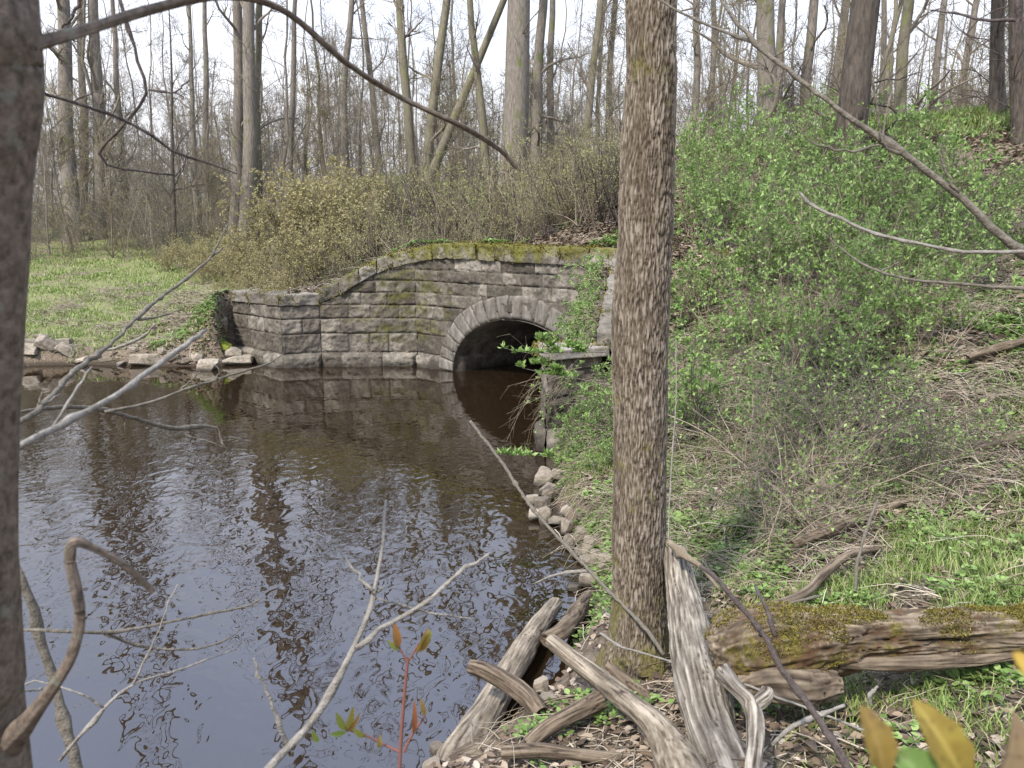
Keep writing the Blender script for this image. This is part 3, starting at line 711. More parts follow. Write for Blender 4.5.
# ------------------------------------------------------------ trees
def tree_parts(name, base, top, r0, mat, tmat, height, seed, first=.32, n1=12, spread=3.2, segs=9, bend=.02, root=None, buds=0, twl=1.0, r1=None):
    """trunk + crown; base/top give the axis of the visible trunk, coordinates relative to base"""
    rg = np.random.default_rng(seed)
    ax = np.array(top, float)-np.array(base, float); ax /= ax[2]
    zz = np.concatenate([[-.3, 0, .25, .6], np.linspace(1.4, height, segs+6)])
    P = np.stack([ax[0]*zz, ax[1]*zz, zz], 1)
    wob = np.stack([fbm(zz*.16+seed*3.1, seed*1.7, 0, 3), fbm(zz*.16, seed*2.3+9, 0, 3)], 1)*bend*height*.35
    P[:, :2] += wob-wob[1]
    R = r0*(1-.80*np.clip(zz/height, 0, 1)**.9); R[:4] *= [1.45, 1.35, 1.15, 1.04]
    g = Geo(); tubes(g, P, R, 9)
    if root is None:
        root = empty(name, base)
    g.build('trunk', mat, root)
    c = Geo(); Pm, Rm = P[None], R[None]
    B1, S1 = spawn(Pm, Rm, n1, spread, .85, 8, .5, first*.7, .88, .36, .2, .35, rg)
    B2, S2 = spawn(B1, S1, 6, spread*.42, .7, 5, .3, .15, 1, .5, .22, .4, rg, .005)
    B3, S3 = spawn(B2, S2, 6, spread*.24*twl, .6, 4, .2, .1, 1, .6, .22, .3, rg, .003)
    B0, S0 = spawn(Pm, Rm, 12, spread*.6, 1.1, 7, .4, .06, min(first+.15, .5), .10, .28, .2, rg, .006)
    B4, S4 = spawn(B0, S0, 7, spread*.22, .7, 4, .2, .1, 1, .6, .25, .2, rg, .003)
    tubes(c, B1, S1, 5); tubes(c, B2, np.maximum(S2, .006), 3); tubes(c, B3, np.maximum(S3, .0045), 3)
    tubes(c, B0, S0, 3); tubes(c, B4, np.maximum(S4, .004), 3)
    c.build('crown', tmat, root)
    if buds:
        b = Geo(); p, d = on_paths(B3, buds, .4, 1, rg)
        leaves(b, p, d+rg.normal(0, .6, p.shape), .05, .03, rg)
        b.build('young_leaves', M['leaf_bud'], root)
    return root
def put_tree(px, Y, wpx, topx, label, seed, mat='bark_grey', tmat='twig_grey', height=19, basepy=150, cat='tree', group=None, **k):
    b = at(px, basepy, Y); z = hz1(b[0], b[1]); t = at(topx, 0, Y)
    bz = at(px, basepy, Y)
    ax = np.array([(t[0]-bz[0])/(t[2]-bz[2]), 0, 1.0])
    base = np.array([bz[0]-ax[0]*(bz[2]-z), Y, z])
    r = wpx*Y/math.cos(PITCH)*1.0/F/2*.97
    o = tree_parts('tree', base, base+ax, r, M[mat], M[tmat], height, seed, **k)
    return tag(o, label, cat, group)
PT = [
 (513, 30, 28, 519, 'thickest pale grey trunk standing on the embankment crest above the culvert arch', 'bark_grey', 27, 158),
 (766, 27, 21, 766, 'stout pale bare tree behind the crest, between the near trunk and the dark slope tree', 'bark_grey', 21, 135),
 (848, 15.5, 31, 866, 'dark thick-barked tree leaning slightly right, growing out of the leafy green slope', 'bark_dark', 19, 160),
 (236, 37, 13, 240, 'left stem of the tall pale pair rising behind the yellow-green shrub slope', 'bark_grey', 28, 165),
 (244, 35.5, 16, 245, 'right, thicker stem of the tall pale pair rising behind the yellow-green shrub slope', 'bark_grey', 28, 165),
 (72, 40, 17, 62, 'thickest grey tree at the far left, at the back of the grassy bank', 'bark_grey', 28, 205),
 (99, 41, 14, 99, 'straight pale tree, second from the left of the thick far-left trunks', 'bark_grey', 28, 200),
 (84, 46, 10, 82, 'thin straight tree between the two thick far-left trunks', 'bark_grey', 20, 200),
 (131, 44, 8, 112, 'slim tree right of the far-left trunks, leaning left as it rises', 'bark_grey', 19, 205),
 (256, 38, 10, 259, 'slender tree close to the right of the tall pale pair', 'bark_green', 19, 165),
 (206, 43, 8, 205, 'slim straight tree halfway between far-left trunks and the tall pale pair', 'bark_grey', 19, 190),
 (411, 34, 10, 404, 'straight greenish trunk left of the leaning tree, above the brown brush', 'bark_green', 26, 155),
 (430, 34, 11, 449, 'mossy trunk tilting right, standing next to the strongly leaning tree', 'bark_green', 20, 150),
 (442, 32, 10, 502, 'strongly right-leaning mossy tree behind the crest left of the thickest trunk', 'bark_green', 17, 150),
 (484, 31, 9, 470, 'thin dark-barked tree leaning left just beside the thickest pale trunk', 'bark_green', 18, 150),
 (534, 33, 12, 541, 'medium trunk immediately right of the thickest pale trunk', 'bark_grey', 20, 155),
 (549, 35, 9, 552, 'second slender trunk to the right of the thickest pale trunk', 'bark_grey', 19, 150),
 (586, 32, 9, 600, 'mossy green-barked tree leaning right, left of the near trunk above the crest', 'bark_green', 19, 150),
 (610, 33, 8, 617, 'thin greenish tree nearest the left edge of the near trunk', 'bark_green', 19, 148),
 (595, 36, 6, 604, 'thin pole tree between the two mossy green-barked trees', 'bark_green', 17, 148),
 (695, 29, 8, 696, 'thin straight tree just right of the near trunk on the skyline', 'bark_grey', 18, 125),
 (710, 30, 7, 711, 'second thin straight tree right of the near trunk on the skyline', 'bark_grey', 18, 125),
 (782, 31, 10, 790, 'slim tree close on the right side of the stout pale skyline tree', 'bark_grey', 19, 130),
 (807, 31, 13, 815, 'medium pale tree midway between stout skyline tree and dark slope tree', 'bark_grey', 20, 130),
 (827, 32, 11, 847, 'pale tree leaning right just behind the dark slope tree', 'bark_grey', 20, 128),
 (902, 28, 14, 912, 'pale skyline trunk first to the right of the dark slope tree', 'bark_green', 20, 122),
 (884, 33, 8, 888, 'thin skyline trunk squeezed beside the dark slope tree on its right', 'bark_grey', 19, 122),
 (929, 30, 9, 941, 'slim dark trunk leaning right, third to the right of the dark slope tree', 'bark_grey', 18, 120),
 (957, 30, 9, 975, 'slim pale trunk leaning right toward the top right corner', 'bark_grey', 19, 120),
 (997, 17.5, 14, 999, 'dark crooked tree at the right edge of the slope', 'bark_dark', 14, 150),
 (1022, 15.5, 15, 1012, 'dark tree cut by the right edge of the view', 'bark_dark', 14, 150),
 (175, 34, 5, 171, 'thin dark understory tree at the edge of the grass left of the yellow-green shrubs', 'bark_dark', 10, 215),
 (196, 41, 7, 192, 'slender tree on the meadow edge right of the thin dark understory tree', 'bark_grey', 17, 190),
 (345, 36, 8, 350, 'slender grey tree above the left part of the brown brush', 'bark_grey', 19, 160),
 (378, 37, 7, 360, 'slender grey tree leaning left above the brown brush', 'bark_grey', 19, 158),
 (290, 40, 8, 296, 'slender grey tree above the top of the yellow-green shrubs', 'bark_grey', 19, 165),
]
for i, (px, Y, wv, tx, lb, mt, ht, bp) in enumerate(PT):
    put_tree(px, Y, wv, tx, lb, 300+i*7, mt, 'twig_grey' if mt != 'bark_dark' else 'twig_dark', ht, bp,
             first=.30 if Y > 20 else .6, n1=11 if Y > 20 else 7, spread=3.4 if wv > 12 else 2.5, bend=.03, buds=500 if 'bark_green' == mt else 0)

# filler trees of the woods: prototypes, then copies
rs = np.random.default_rng(21)
taken = [(b.location.x, b.location.y) for b in bpy.data.objects if b.get('category') == 'tree']
def zone_label(px):
    if px < 210: return 'bare slender tree in the crowded wood behind the grassy left bank', 'slender trees behind the left bank'
    if px < 625: return 'bare slender tree in the crowded wood beyond the brush above the culvert', 'slender trees beyond the brush above the culvert'
    return 'bare slender tree in the crowded wood on the skyline right of the near trunk', 'slender trees on the right skyline'
protos = []
for i in range(6):
    o = tree_parts('tree', (0, 0, 0), (rs.uniform(-.05, .05), rs.uniform(-.05, .05), 1), rs.uniform(.07, .13), M['bark_grey' if i % 3 else 'bark_green'], M['twig_grey'], rs.uniform(13, 18), 900+i, first=.15, n1=14, spread=2.5, bend=.11)
    protos.append(reg(o))
sap = []
for i in range(6):
    o = tree_parts('sapling', (0, 0, 0), (rs.uniform(-.1, .1), rs.uniform(-.1, .1), 1), rs.uniform(.022, .04), M['twig_brown' if i % 2 else 'twig_grey'], M['twig_brown' if i % 2 else 'twig_grey'], rs.uniform(5, 8.5), 950+i, first=.08, n1=20, spread=1.9, bend=.2, buds=900 if i % 2 else 300)
    sap.append(reg(o))
def px_of(x, y, z):
    v = np.array([x, y, z-CH]); return 512+F*v[0]/(v@fw)
def fill(protos_, n, yr, xr, mind, accept, labf, cat, srange, tk, seed):
    rg = np.random.default_rng(seed); used = [False]*len(protos_); c = 0; tries = 0
    while c < n and tries < 20000:
        tries += 1
        Y = yr[0]+(yr[1]-yr[0])*rg.uniform()**.8; px = rg.uniform(*xr); x = (px-512)/F*Y
        if not accept(px, x, Y): continue
        if tk and min(math.hypot(x-a, Y-b) for a, b in tk) < mind: continue
        tk.append((x, Y)); z = hz1(x, Y); lb, gp = labf(px)
        k = int(rg.integers(len(protos_))); s = rg.uniform(*srange); rz = rg.uniform(0, 6.28)
        if not used[k]:
            o = protos_[k]; o.location = (x, Y, z); o.rotation_euler = (0, 0, rz); o.scale = (s, s, s); tag(o, lb, cat, gp); used[k] = True
        else:
            o = copy_thing(protos_[k], (x, Y, z), rz, s, lb, cat, gp)
            if cat in o: pass
            o['category'] = cat
        c += 1
    return c
sline = lambda x, y: .6*x+.79*y
ok_tree = lambda px, x, Y: (sline(x, Y) > 23 or (px < 215 and Y > 39)) and not (185 < px < 262 and Y < 48)
fill(protos, 125, (26, 78), (-60, 1090), 1.3, ok_tree, zone_label, 'tree', (.75, 1.15), taken, 31)
def sap_label(px):
    if px < 210: return 'thin twiggy young tree among the trunks behind the grassy left bank', 'young trees behind the left bank'
    if px < 625: return 'thin twiggy young tree standing above the culvert between brush and tall trunks', 'young trees above the culvert'
    return 'thin twiggy young tree on the slope or skyline right of the near trunk', 'young trees right of the near trunk'
ok_sap = lambda px, x, Y: (sline(x, Y) > 19.5 and px > 300) or (px < 240 and Y > 34) or (240 <= px <= 300 and Y > 33)
fill(sap, 270, (19, 62), (-40, 1070), .7, ok_sap, sap_label, 'young tree', (.65, 1.4), [(99, 99)], 32)

# the far wood that reads as one mass
fg = Geo(); rf = np.random.default_rng(77); n = 420
Yf = rf.uniform(75, 150, n); xf = (rf.uniform(-150, 1180, n)-512)/F*Yf; zf = hz(xf, Yf)
P, R = grow(np.stack([xf, Yf, zf], 1), np.stack([rf.normal(0, .05, n), rf.normal(0, .05, n), np.ones(n)], 1), rf.uniform(12, 17, n), rf.uniform(.06, .16, n), 8, 0, .06, rf)
tubes(fg, P, np.maximum(R, .04), 4)
B, S = spawn(P, R, 16, 3.4, .8, 5, .5, .05, 1, .3, .25, .3, rf, .02); tubes(fg, B, np.maximum(S, .025), 3)
B2, S2 = spawn(B, S, 4, 1.6, .7, 3, .3, .2, 1, .6, .2, .3, rf, .02); tubes(fg, B2, np.maximum(S2, .018), 3)
tag(fg.build('far_wood', M['twig_grey']), 'distant mass of bare grey woodland filling the gaps between the trunks', 'woodland', kind='stuff')

# ------------------------------------------------------------ shrubs
def shrub(seed, n, h, r, mat, leafmat=None, nleaf=0, lsize=.03, lean=.5, fine=5, upw=.1, droop=0, thick=.008, bx=.15, name='shrub', part='branches', sub=4, lw=.55):
    rg = np.random.default_rng(seed); root = empty(name, (0, 0, 0)); c = Geo()
    p0 = np.stack([rg.normal(0, bx, n), rg.normal(0, bx, n), np.full(n, -.05)], 1)
    a = rg.uniform(0, 6.28, n); sp = np.abs(rg.normal(0, lean, n))
    d = np.stack([np.cos(a)*sp, np.sin(a)*sp, np.ones(n)], 1)
    P, R = grow(p0, d, h*rg.uniform(.6, 1.15, n), thick*rg.uniform(.7, 1.5, n), 8, droop, .11, rg, .002)
    B1, S1 = spawn(P, R, fine, h*.38, .75, 6, upw, .2, 1, .6, .15, .4, rg, .0025)
    B2, S2 = spawn(B1, S1, sub, h*.16, .7, 4, upw, .15, 1, .6, .15, .3, rg, .0018)
    tubes(c, P, R, 4); tubes(c, B1, S1, 3); tubes(c, B2, S2, 3)
    c.build(part, mat, root)
    if leafmat:
        g = Geo(); PA = B2; k = nleaf
        m_ = 5 if k > 1200 else 1; kk = k//m_
        p, dd = on_paths(B2, int(kk*.75), .1, 1, rg); p2, d2 = on_paths(B1, kk-int(kk*.75), .3, 1, rg)
        p = np.repeat(np.concatenate([p, p2]), m_, 0); dd = np.repeat(np.concatenate([dd, d2]), m_, 0)
        p = p+rg.normal(0, lsize*.22, p.shape)*(m_ > 1)
        leaves(g, p, dd*.6+rg.normal(0, .6, p.shape)+np.array([0, 0, .25]), lsize*rg.uniform(.5, 1.2, len(p)), lsize*lw, rg)
        g.build('leaves', leafmat, root)
    return reg(root)
def plant(protos_, spots, cat, rg=None, jitter=.2):
    """spots: (x, y, scale, label, group)"""
    rg = rg or rs; used = set()
    for i, (x, y, s, lb, gp) in enumerate(spots):
        k = i % len(protos_); z = hz1(x, y); rz = rg.uniform(0, 6.28)
        if k not in used:
            used.add(k); o = protos_[k]; o.location = (x, y, z); o.rotation_euler = (0, 0, rz); o.scale = (s, s, s); tag(o, lb, cat, gp)
        else: o = copy_thing(protos_[k], (x, y, z), rz, s, lb, cat, gp); o['category'] = cat
# brown brush on the embankment above the culvert
br = [shrub(40+i, 26, 2.0, 1, M['twig_dark' if i % 3 == 0 else 'twig_brown'], M['leaf_bud'], 1100, .05, .85, 5, name='brush_shrub', thick=.021, bx=.4, sub=3) for i in range(5)]
sp = []; rb = np.random.default_rng(8); tries = 0
while len(sp) < 64 and tries < 4000:
    tries += 1
    s = rb.uniform(13.95, 21.5); px = rb.uniform(285, 640); t = (px-512)/F; Y = s/(.6*t+.79); x = t*Y
    if min([math.hypot(x-a[0], Y-a[1]) for a in sp] or [9]) < .62: continue
    if px < 340 and s > 20: continue
    lb = 'leafless brown brush covering the bank above the left, sloping part of the coping' if px < 430 else 'leafless brown brush on the bank straight above the arch and level coping'
    sp.append((x, Y, rb.uniform(.55, 1.05)*(1.2 if s > 16 else .85), lb, 'brown brush over the sloping coping' if px < 430 else 'brown brush over the arch'))
for px, s in [(528, 14.3), (548, 14.0), (566, 14.6), (585, 14.2), (603, 14.7), (540, 15.3), (575, 15.5), (598, 16.0), (556, 16.3), (612, 15.2)]:
    t = (px-512)/F; Y = s/(.6*t+.79); sp.append((t*Y, Y, rb.uniform(.5, .8), 'leafless brown brush on the bank straight above the arch and level coping', 'brown brush over the arch'))
plant(br, sp, 'shrub', rb)
# brush under the trees at the back of the meadow
ub = [shrub(140+i, 24, 3.4, 1, M['twig_brown' if i % 2 else 'twig_grey'], M['leaf_bud'], 900, .06, .5, 7, name='undergrowth_shrub', thick=.016, bx=.6) for i in range(4)]
sp = []; tries = 0
while len(sp) < 62 and tries < 5000:
    tries += 1
    Y = rb.uniform(33, 60); px = rb.uniform(-20, 330); x = (px-512)/F*Y
    if px > 235 and Y < 40: continue
    if min([math.hypot(x-a[0], Y-a[1]) for a in sp] or [9]) < 1.3: continue
    sp.append((x, Y, rb.uniform(.5, 1.15), 'twiggy undergrowth shrub among the trunks at the back of the grassy left bank', 'undergrowth at the back of the left bank'))
plant(ub, sp, 'shrub', rb)
# yellow-green shrubs at the left end of the embankment
yl = [shrub(60+i, 26, 1.7, 1, M['twig_brown'], M['leaf_yellow'], 5200, .06, .6, 8, name='yellow_shrub', thick=.009, bx=.3) for i in range(3)]
sp = []
for (px, py, Y, s) in [(205, 0, 31, .8), (228, 0, 30, 1.0), (250, 0, 28.5, 1.0), (270, 0, 28, 1.15), (292, 0, 27.5, 1.5), (312, 0, 27, 1.6), (335, 0, 26.6, 1.6), (300, 0, 24, 1.15), (268, 0, 25.5, .95), (330, 0, 23.6, 1.1), (356, 0, 24.5, 1.2), (240, 0, 27, .8), (215, 0, 28.5, .7), (188, 0, 32, .7), (172, 0, 31, .5), (285, 0, 22.6, .7), (255, 0, 23.6, .6), (230, 0, 25, .5), (350, 0, 28, 1.5)]:
    sp.append(((px-512)/F*Y*1.0, Y, s, 'yellow-green budding shrub on the left end slope of the embankment, left of the brown brush', 'yellow-green shrubs on the embankment end'))
plant(yl, sp, 'shrub', rb)
# fresh green bushes on the right slope
gb = [shrub(80+i, 20, 1.75, 1, M['twig_straw' if i % 2 else 'twig_mid'], M['leaf_green'], 1900, .085, .6, 8, name='green_bush', thick=.008, bx=.28, sub=4, upw=.15, lw=.45) for i in range(4)]
sp = []; rb2 = np.random.default_rng(18)
gl = [(735, 9.6), (790, 8.8), (850, 8.0), (700, 11.5), (745, 11.2), (790, 10.6), (830, 10), (868, 9), (715, 13.5), (765, 13), (815, 12.2), (860, 11.6), (690, 8.2), (905, 9.6), (900, 11.2), (690, 14.8), (925, 12), (930, 8.2), (965, 9.5), (700, 16.5), (730, 17.5), (765, 16), (800, 15.5), (835, 14.6), (880, 13.6), (720, 15), (785, 14.2), (690, 18), (750, 19), (820, 17.6)]
for px, Y in gl:
    x = (px-512)/F*Y
    if px < 880: lb, gp = 'fresh green leafing bush massed on the slope between the near trunk and dark tree', 'green bushes massed on the slope'
    else: lb, gp = 'thinner green leafing bush on the slope right of the dark tree', 'green bushes right of the dark tree'
    sp.append((x, Y, rb2.uniform(.65, .95)*(1.05 if Y > 10 else .82), lb, gp))
plant(gb, sp, 'bush', rb2)
# small green bush by the near pier, and the sprays hanging over the dark water
gs = [shrub(95+i, 14, .8, 1, M['twig_mid'], M['leaf_green'], 1500, .042, .9, 6, name='bank_bush', thick=.005, bx=.12, upw=-.1, droop=-.15) for i in range(2)]
sp = [(1.15, 10.35, 1.0, 'green bush spilling over the near pier of the culvert', None), (.85, 9.7, .85, 'low green bush under the pier bush, hanging to the water', None),
      (1.2, 9.2, .9, 'low green bush just left of the big trunk at mid height', None), (1.75, 12.7, 1.7, 'green bush growing up the wing wall behind the big trunk', None),
      (1.0, 8.3, .6, 'small green bush on the bank above the near rock cluster', None), (1.75, 13.6, 1.3, 'green bush hiding the right end of the arch', None),
      (1.95, 13.9, 1.9, 'green bush over the right end of the level coping', None), (1.45, 11.7, 1.0, 'leafy bush growing behind the pale cap of the near pier', None)]
plant(gs, sp, 'bush', rb2)
# bare tangled bush in the middle of the right slope
tb = [shrub(120+i, 34, 1.5, 1, M['twig_mid' if i else 'twig_straw'], M['leaf_green'], 1100, .045, 1.0, 6, name='tangled_bush', thick=.007, bx=.22, upw=-.2, droop=-.5) for i in range(2)]
sp = [(at(800, 500, 6.0)[0], 6.0, .85, 'bare tangled grey bush arching over the ground right of the big trunk', None),
      (at(845, 500, 6.6)[0], 6.6, 1.0, 'taller tangled bush with a few leaves behind the arching grey one', None),
      (at(770, 500, 7.2)[0], 7.2, .85, 'tangled bare bush behind the arching ones, nearer the big trunk', None),
      (at(905, 500, 6.4)[0], 6.4, .7, 'small tangled bush right of the arching ones, above the dark limb', None),
      (at(960, 300, 12.0)[0], 12.0, 1.1, 'bare twiggy bush on the leaf-strewn upper slope, right of the dark tree', None),
      (at(1000, 300, 11.0)[0], 11.0, 1.1, 'bare twiggy bush on the upper slope at the right edge', None)]
plant(tb, sp, 'bush', rb2)
# ------------------------------------------------------------ ground cover (stuff)
def visible_pts(n, xr, yr, rg, dens=None, maxtry=12):
    out = []; c = 0
    for _ in range(maxtry):
        x = rg.uniform(*xr, n*3); y = yr[0]+(yr[1]-yr[0])*rg.uniform(0, 1, n*3)
        z = hz(x, y); dp = y*fw[1]+(z-CH)*fw[2]; px = 512+F*x/np.maximum(dp, .1)
        k = (dp > .5) & (px > -60) & (px < 1084) & (z > .02) & ~inside(x, y, POLY)
        if dens is not None: k &= rg.uniform(0, 1, n*3) < dens(x, y, px)
        out.append(np.stack([x, y, z], 1)[k]); c += k.sum()
        if c >= n: break
    q = np.concatenate(out)[:n]; u = (q[:, 0]-E3[0])*HD[0]+(q[:, 1]-E3[1])*HD[1]; v = (q[:, 0]-E3[0])*HN[0]+(q[:, 1]-E3[1])*HN[1]
    return q[~((np.abs(u-AU) < AA+.6) & (v > -.5) & (v < .75) & (q[:, 2] < 2.3))]
def blades(name, p, h, wd, rg, mat, tilt=.35, attr=None):
    n = len(p); a = rg.uniform(0, 6.28, n); d = unit(np.stack([np.cos(a)*tilt*rg.uniform(.2, 1.6, n), np.sin(a)*tilt*rg.uniform(.2, 1.6, n), np.ones(n)], 1))
    s = np.stack([-np.sin(a), np.cos(a), np.zeros(n)], 1); H = (h*rg.uniform(.5, 1.3, n))[:, None]; Wd = (np.broadcast_to(wd, (n,)))[:, None]
    m_ = p+d*H*.55; t = p+d*H+np.stack([np.cos(a), np.sin(a), -.6*np.ones(n)], 1)*H*.22
    V = np.stack([p-s*Wd/2, p+s*Wd/2, m_+s*Wd*.4, m_-s*Wd*.4, t], 1); i = np.arange(n)*5
    g = Geo(); g.add(V, np.stack([i, i+1, i+2, i+3], 1), np.stack([i+3, i+2, i+4], 1), np.repeat(rg.uniform(0, 1, n) if attr is None else attr, 5))
    return g.build(name, mat)
r4 = np.random.default_rng(4)
def gd(x, y, px):
    c = fbm(x*.8, y*.8, 0, 3, 40); return np.clip(grassiness(x, y)*1.3-.35+c*.8, 0, 1)
p = visible_pts(70000, (-22, 14), (17, 42), r4, lambda x, y, px: gd(x, y, px)*sm(44, 20, y))
tag(blades('meadow_grass', p, .11+.0*p[:, 0], .012+.0006*p[:, 1], r4, M['grass']), 'short green grass of the far left bank and the embankment top', 'grass', kind='stuff')
def nd(x, y, px):
    c = fbm(x*1.1+3, y*1.1, 0, 3, 41)
    near_right = sm(1.0, 2.6, x)*sm(7.5, 5.5, y)*.75
    bank = sm(.5, 1.0, x)*sm(2.6, 1.6, x)*sm(5.8, 7.2, y)*sm(11, 9.5, y)*.9
    up = .10*sm(2, 4, x)
    return np.clip((near_right+bank+up)*(.55+2.4*c), 0, 1)
p = visible_pts(42000, (-.4, 9), (2.4, 12), r4, nd)
tag(blades('bank_grass', p, .10+.0*p[:, 0], .006+.0*p[:, 0], r4, M['grass'], .5), 'fresh green grass blades scattered over the near right bank', 'grass', kind='stuff')
# small round-leaved plants
def herb(name, n, xr, yr, dens, size, lab, mat='leaf_green', stem=.05):
    p = visible_pts(n, xr, yr, r4, dens); n = len(p); k = 5
    g = Geo(); pp = np.repeat(p, k, 0); a = r4.uniform(0, 6.28, n*k)
    d = np.stack([np.cos(a), np.sin(a), r4.uniform(.0, .7, n*k)], 1)
    pp = pp+np.stack([np.cos(a)*.012, np.sin(a)*.012, stem*r4.uniform(.3, 1.3, n*k)], 1)
    L_ = size*r4.uniform(.5, 1.25, n*k)
    # rounder leaves: six-sided
    dd = unit(d); s = unit(np.cross(dd, np.tile([0, 0, 1.], (n*k, 1)))); nn = np.cross(s, dd); Lc = L_[:, None]
    V = np.stack([pp, pp+dd*Lc*.25+s*Lc*.38+nn*Lc*.06, pp+dd*Lc*.7+s*Lc*.33+nn*Lc*.05, pp+dd*Lc, pp+dd*Lc*.7-s*Lc*.33+nn*Lc*.05, pp+dd*Lc*.25-s*Lc*.38+nn*Lc*.06], 1)
    i = np.arange(n*k)*6
    g.add(V, np.concatenate([np.stack([i, i+1, i+2, i+3], 1), np.stack([i, i+3, i+4, i+5], 1)]), None, np.repeat(r4.uniform(0, 1, n*k), 6))
    return tag(g.build(name, M[mat]), lab, 'ground cover', kind='stuff')
def hd(x, y, px):
    c = fbm(x*1.9, y*1.9, 0, 3, 43); d = dpoly(x, y, SHN)
    return np.clip((sm(.35, .8, d))*(-.05+3.4*c+.3*sm(1.2, 2.6, x)*sm(4.6, 3.6, y)), 0, 1)
herb('leafy_groundcover', 3000, (-.3, 7), (2.3, 9.5), hd, .038, 'small fresh green leaves carpeting the near right bank around the logs')
herb('tiny_groundcover', 15000, (.4, 9), (5.3, 15), lambda x, y, px: np.clip(.12+1.8*fbm(x*.9, y*.9, 0, 3, 47)+1.0*sm(2.4, 1.2, x)*sm(5.6, 6.6, y), 0, 1), .042, 'low green seedlings and moss spread over the right slope', stem=.04)
herb('embankment_herbs', 16000, (-9, 3), (15, 27), lambda x, y, px: np.clip(.2+1.5*fbm(x*.7, y*.7, 0, 3, 48), 0, 1), .06, 'low green herbs on the leaf-covered bank above the culvert', stem=.06)
# dead leaves
def litter(name, n, xr, yr, size, dens, lab):
    p = visible_pts(n, xr, yr, r4, dens); n = len(p); g = Geo()
    a = r4.uniform(0, 6.28, n); L_ = size*r4.uniform(.5, 1.4, n)[:, None]
    d = np.stack([np.cos(a), np.sin(a), r4.normal(0, .3, n)], 1); d = unit(d)
    up = unit(np.stack([r4.normal(0, .28, n), r4.normal(0, .28, n), np.ones(n)], 1)); s = unit(np.cross(d, up)); nn = np.cross(s, d)
    c = p+np.stack([np.zeros(n), np.zeros(n), r4.uniform(.004, .035, n)], 1)
    cur = r4.uniform(-.1, .3, n)[:, None]*L_
    pts = []
    for k in range(8):
        th = k*math.pi/4; rr = L_*(.5 if k % 2 == 0 else .42)*r4.uniform(.75, 1.2, (n, 1))
        pts.append(c+d*np.cos(th)*rr*1.15+s*np.sin(th)*rr*.8+nn*cur*(abs(math.sin(th)))**1.5)
    V = np.stack([c]+pts, 1); i = np.arange(n)*9
    g.add(V, None, np.concatenate([np.stack([i, i+1+k, i+1+(k+1) % 8], 1) for k in range(8)]), np.repeat(r4.uniform(0, 1, n), 9))
    return tag(g.build(name, M['litter']), lab, 'leaf litter', kind='stuff')
litter('dead_leaves', 15000, (-.5, 8), (2.3, 9), .05, lambda x, y, px: np.clip(.5+1.2*fbm(x, y, 0, 2, 60), .1, 1)*sm(.2, .5, dpoly(x, y, SHN)), 'brown curled dead leaves lying over the near right bank')
litter('slope_leaf_litter', 20000, (1, 16), (7, 20), .10, lambda x, y, px: np.clip(.5+1.2*fbm(x*.5, y*.5, 0, 2, 61), .1, 1), 'faded dead leaves covering the right-hand slope')
litter('embankment_leaf_litter', 30000, (-10, 3), (14.5, 27), .085, lambda x, y, px: np.clip(.75+.5*fbm(x*.5, y*.5, 0, 2, 62)-grassiness(x, y)*.5, 0, 1), 'faded dead leaves covering the bank above the culvert')
# bleached dead stalks matted over the slope
def stalks(name, n, xr, yr, ln, dens, lab, flat=.35, rad=.0035, mat='straw', tuft=6):
    b = visible_pts(n//tuft, xr, yr, r4, dens); b = np.repeat(b, tuft, 0); m_ = len(b)
    b = b+np.concatenate([r4.normal(0, .07, (m_, 2)), r4.uniform(0, .03, (m_, 1))], 1)
    base_a = np.repeat(r4.uniform(0, 6.28, m_//tuft), tuft)+r4.normal(0, .7, m_)
    d = np.stack([np.cos(base_a), np.sin(base_a), np.abs(r4.normal(flat, flat*.8, m_))], 1)
    P, R = grow(b, d, ln*r4.uniform(.4, 1.3, m_), np.full(m_, rad)*r4.uniform(.6, 1.3, m_), 6, -1.0, .14, r4, .0012)
    gz = hz(P[..., 0].ravel(), P[..., 1].ravel()).reshape(P.shape[:2]); P[..., 2] = np.maximum(P[..., 2], gz+.012)
    g = Geo(); tubes(g, P, R, 3, r4.uniform(0, 1, m_)); return tag(g.build(name, M[mat]), lab, 'dead stalks', kind='stuff')
stalks('dead_stalks', 15000, (1.0, 6.5), (5.2, 11.5), .55, lambda x, y, px: np.clip(.35+1.5*fbm(x*.9, y*.9, 0, 2, 70)+.5*sm(860, 760, px)*sm(640, 700, px), 0, 1), 'bleached dead stalks and grass matted over the slope right of the big trunk')
stalks('fallen_twigs', 3200, (-.3, 6), (2.4, 9), .45, lambda x, y, px: np.clip(.5+1.5*fbm(x*.9, y*.9, 0, 2, 71), 0, 1), 'thin fallen twigs strewn over the near right bank', .15, .0045, 'straw', 2)
stalks('dead_meadow_stalks', 14000, (-14, 3), (15.5, 28), .55, lambda x, y, px: np.clip(.35+1.5*fbm(x*.9, y*.9, 0, 2, 72)-.05*grassiness(x, y), 0, 1), 'pale dead grass stalks on the embankment and above the coping', .4, .006)

p = visible_pts(16000, (2, 16), (11, 22), r4, lambda x, y, px: sm(18.4, 19.2, .6*x+.79*y)*sm(22, 21, .6*x+.79*y)*(px > 640))
tag(blades('crest_grass', p, .2+0*p[:, 0], .014+0*p[:, 0], r4, M['grass']), 'bright grass along the skyline crest of the right-hand slope', 'grass', kind='stuff')
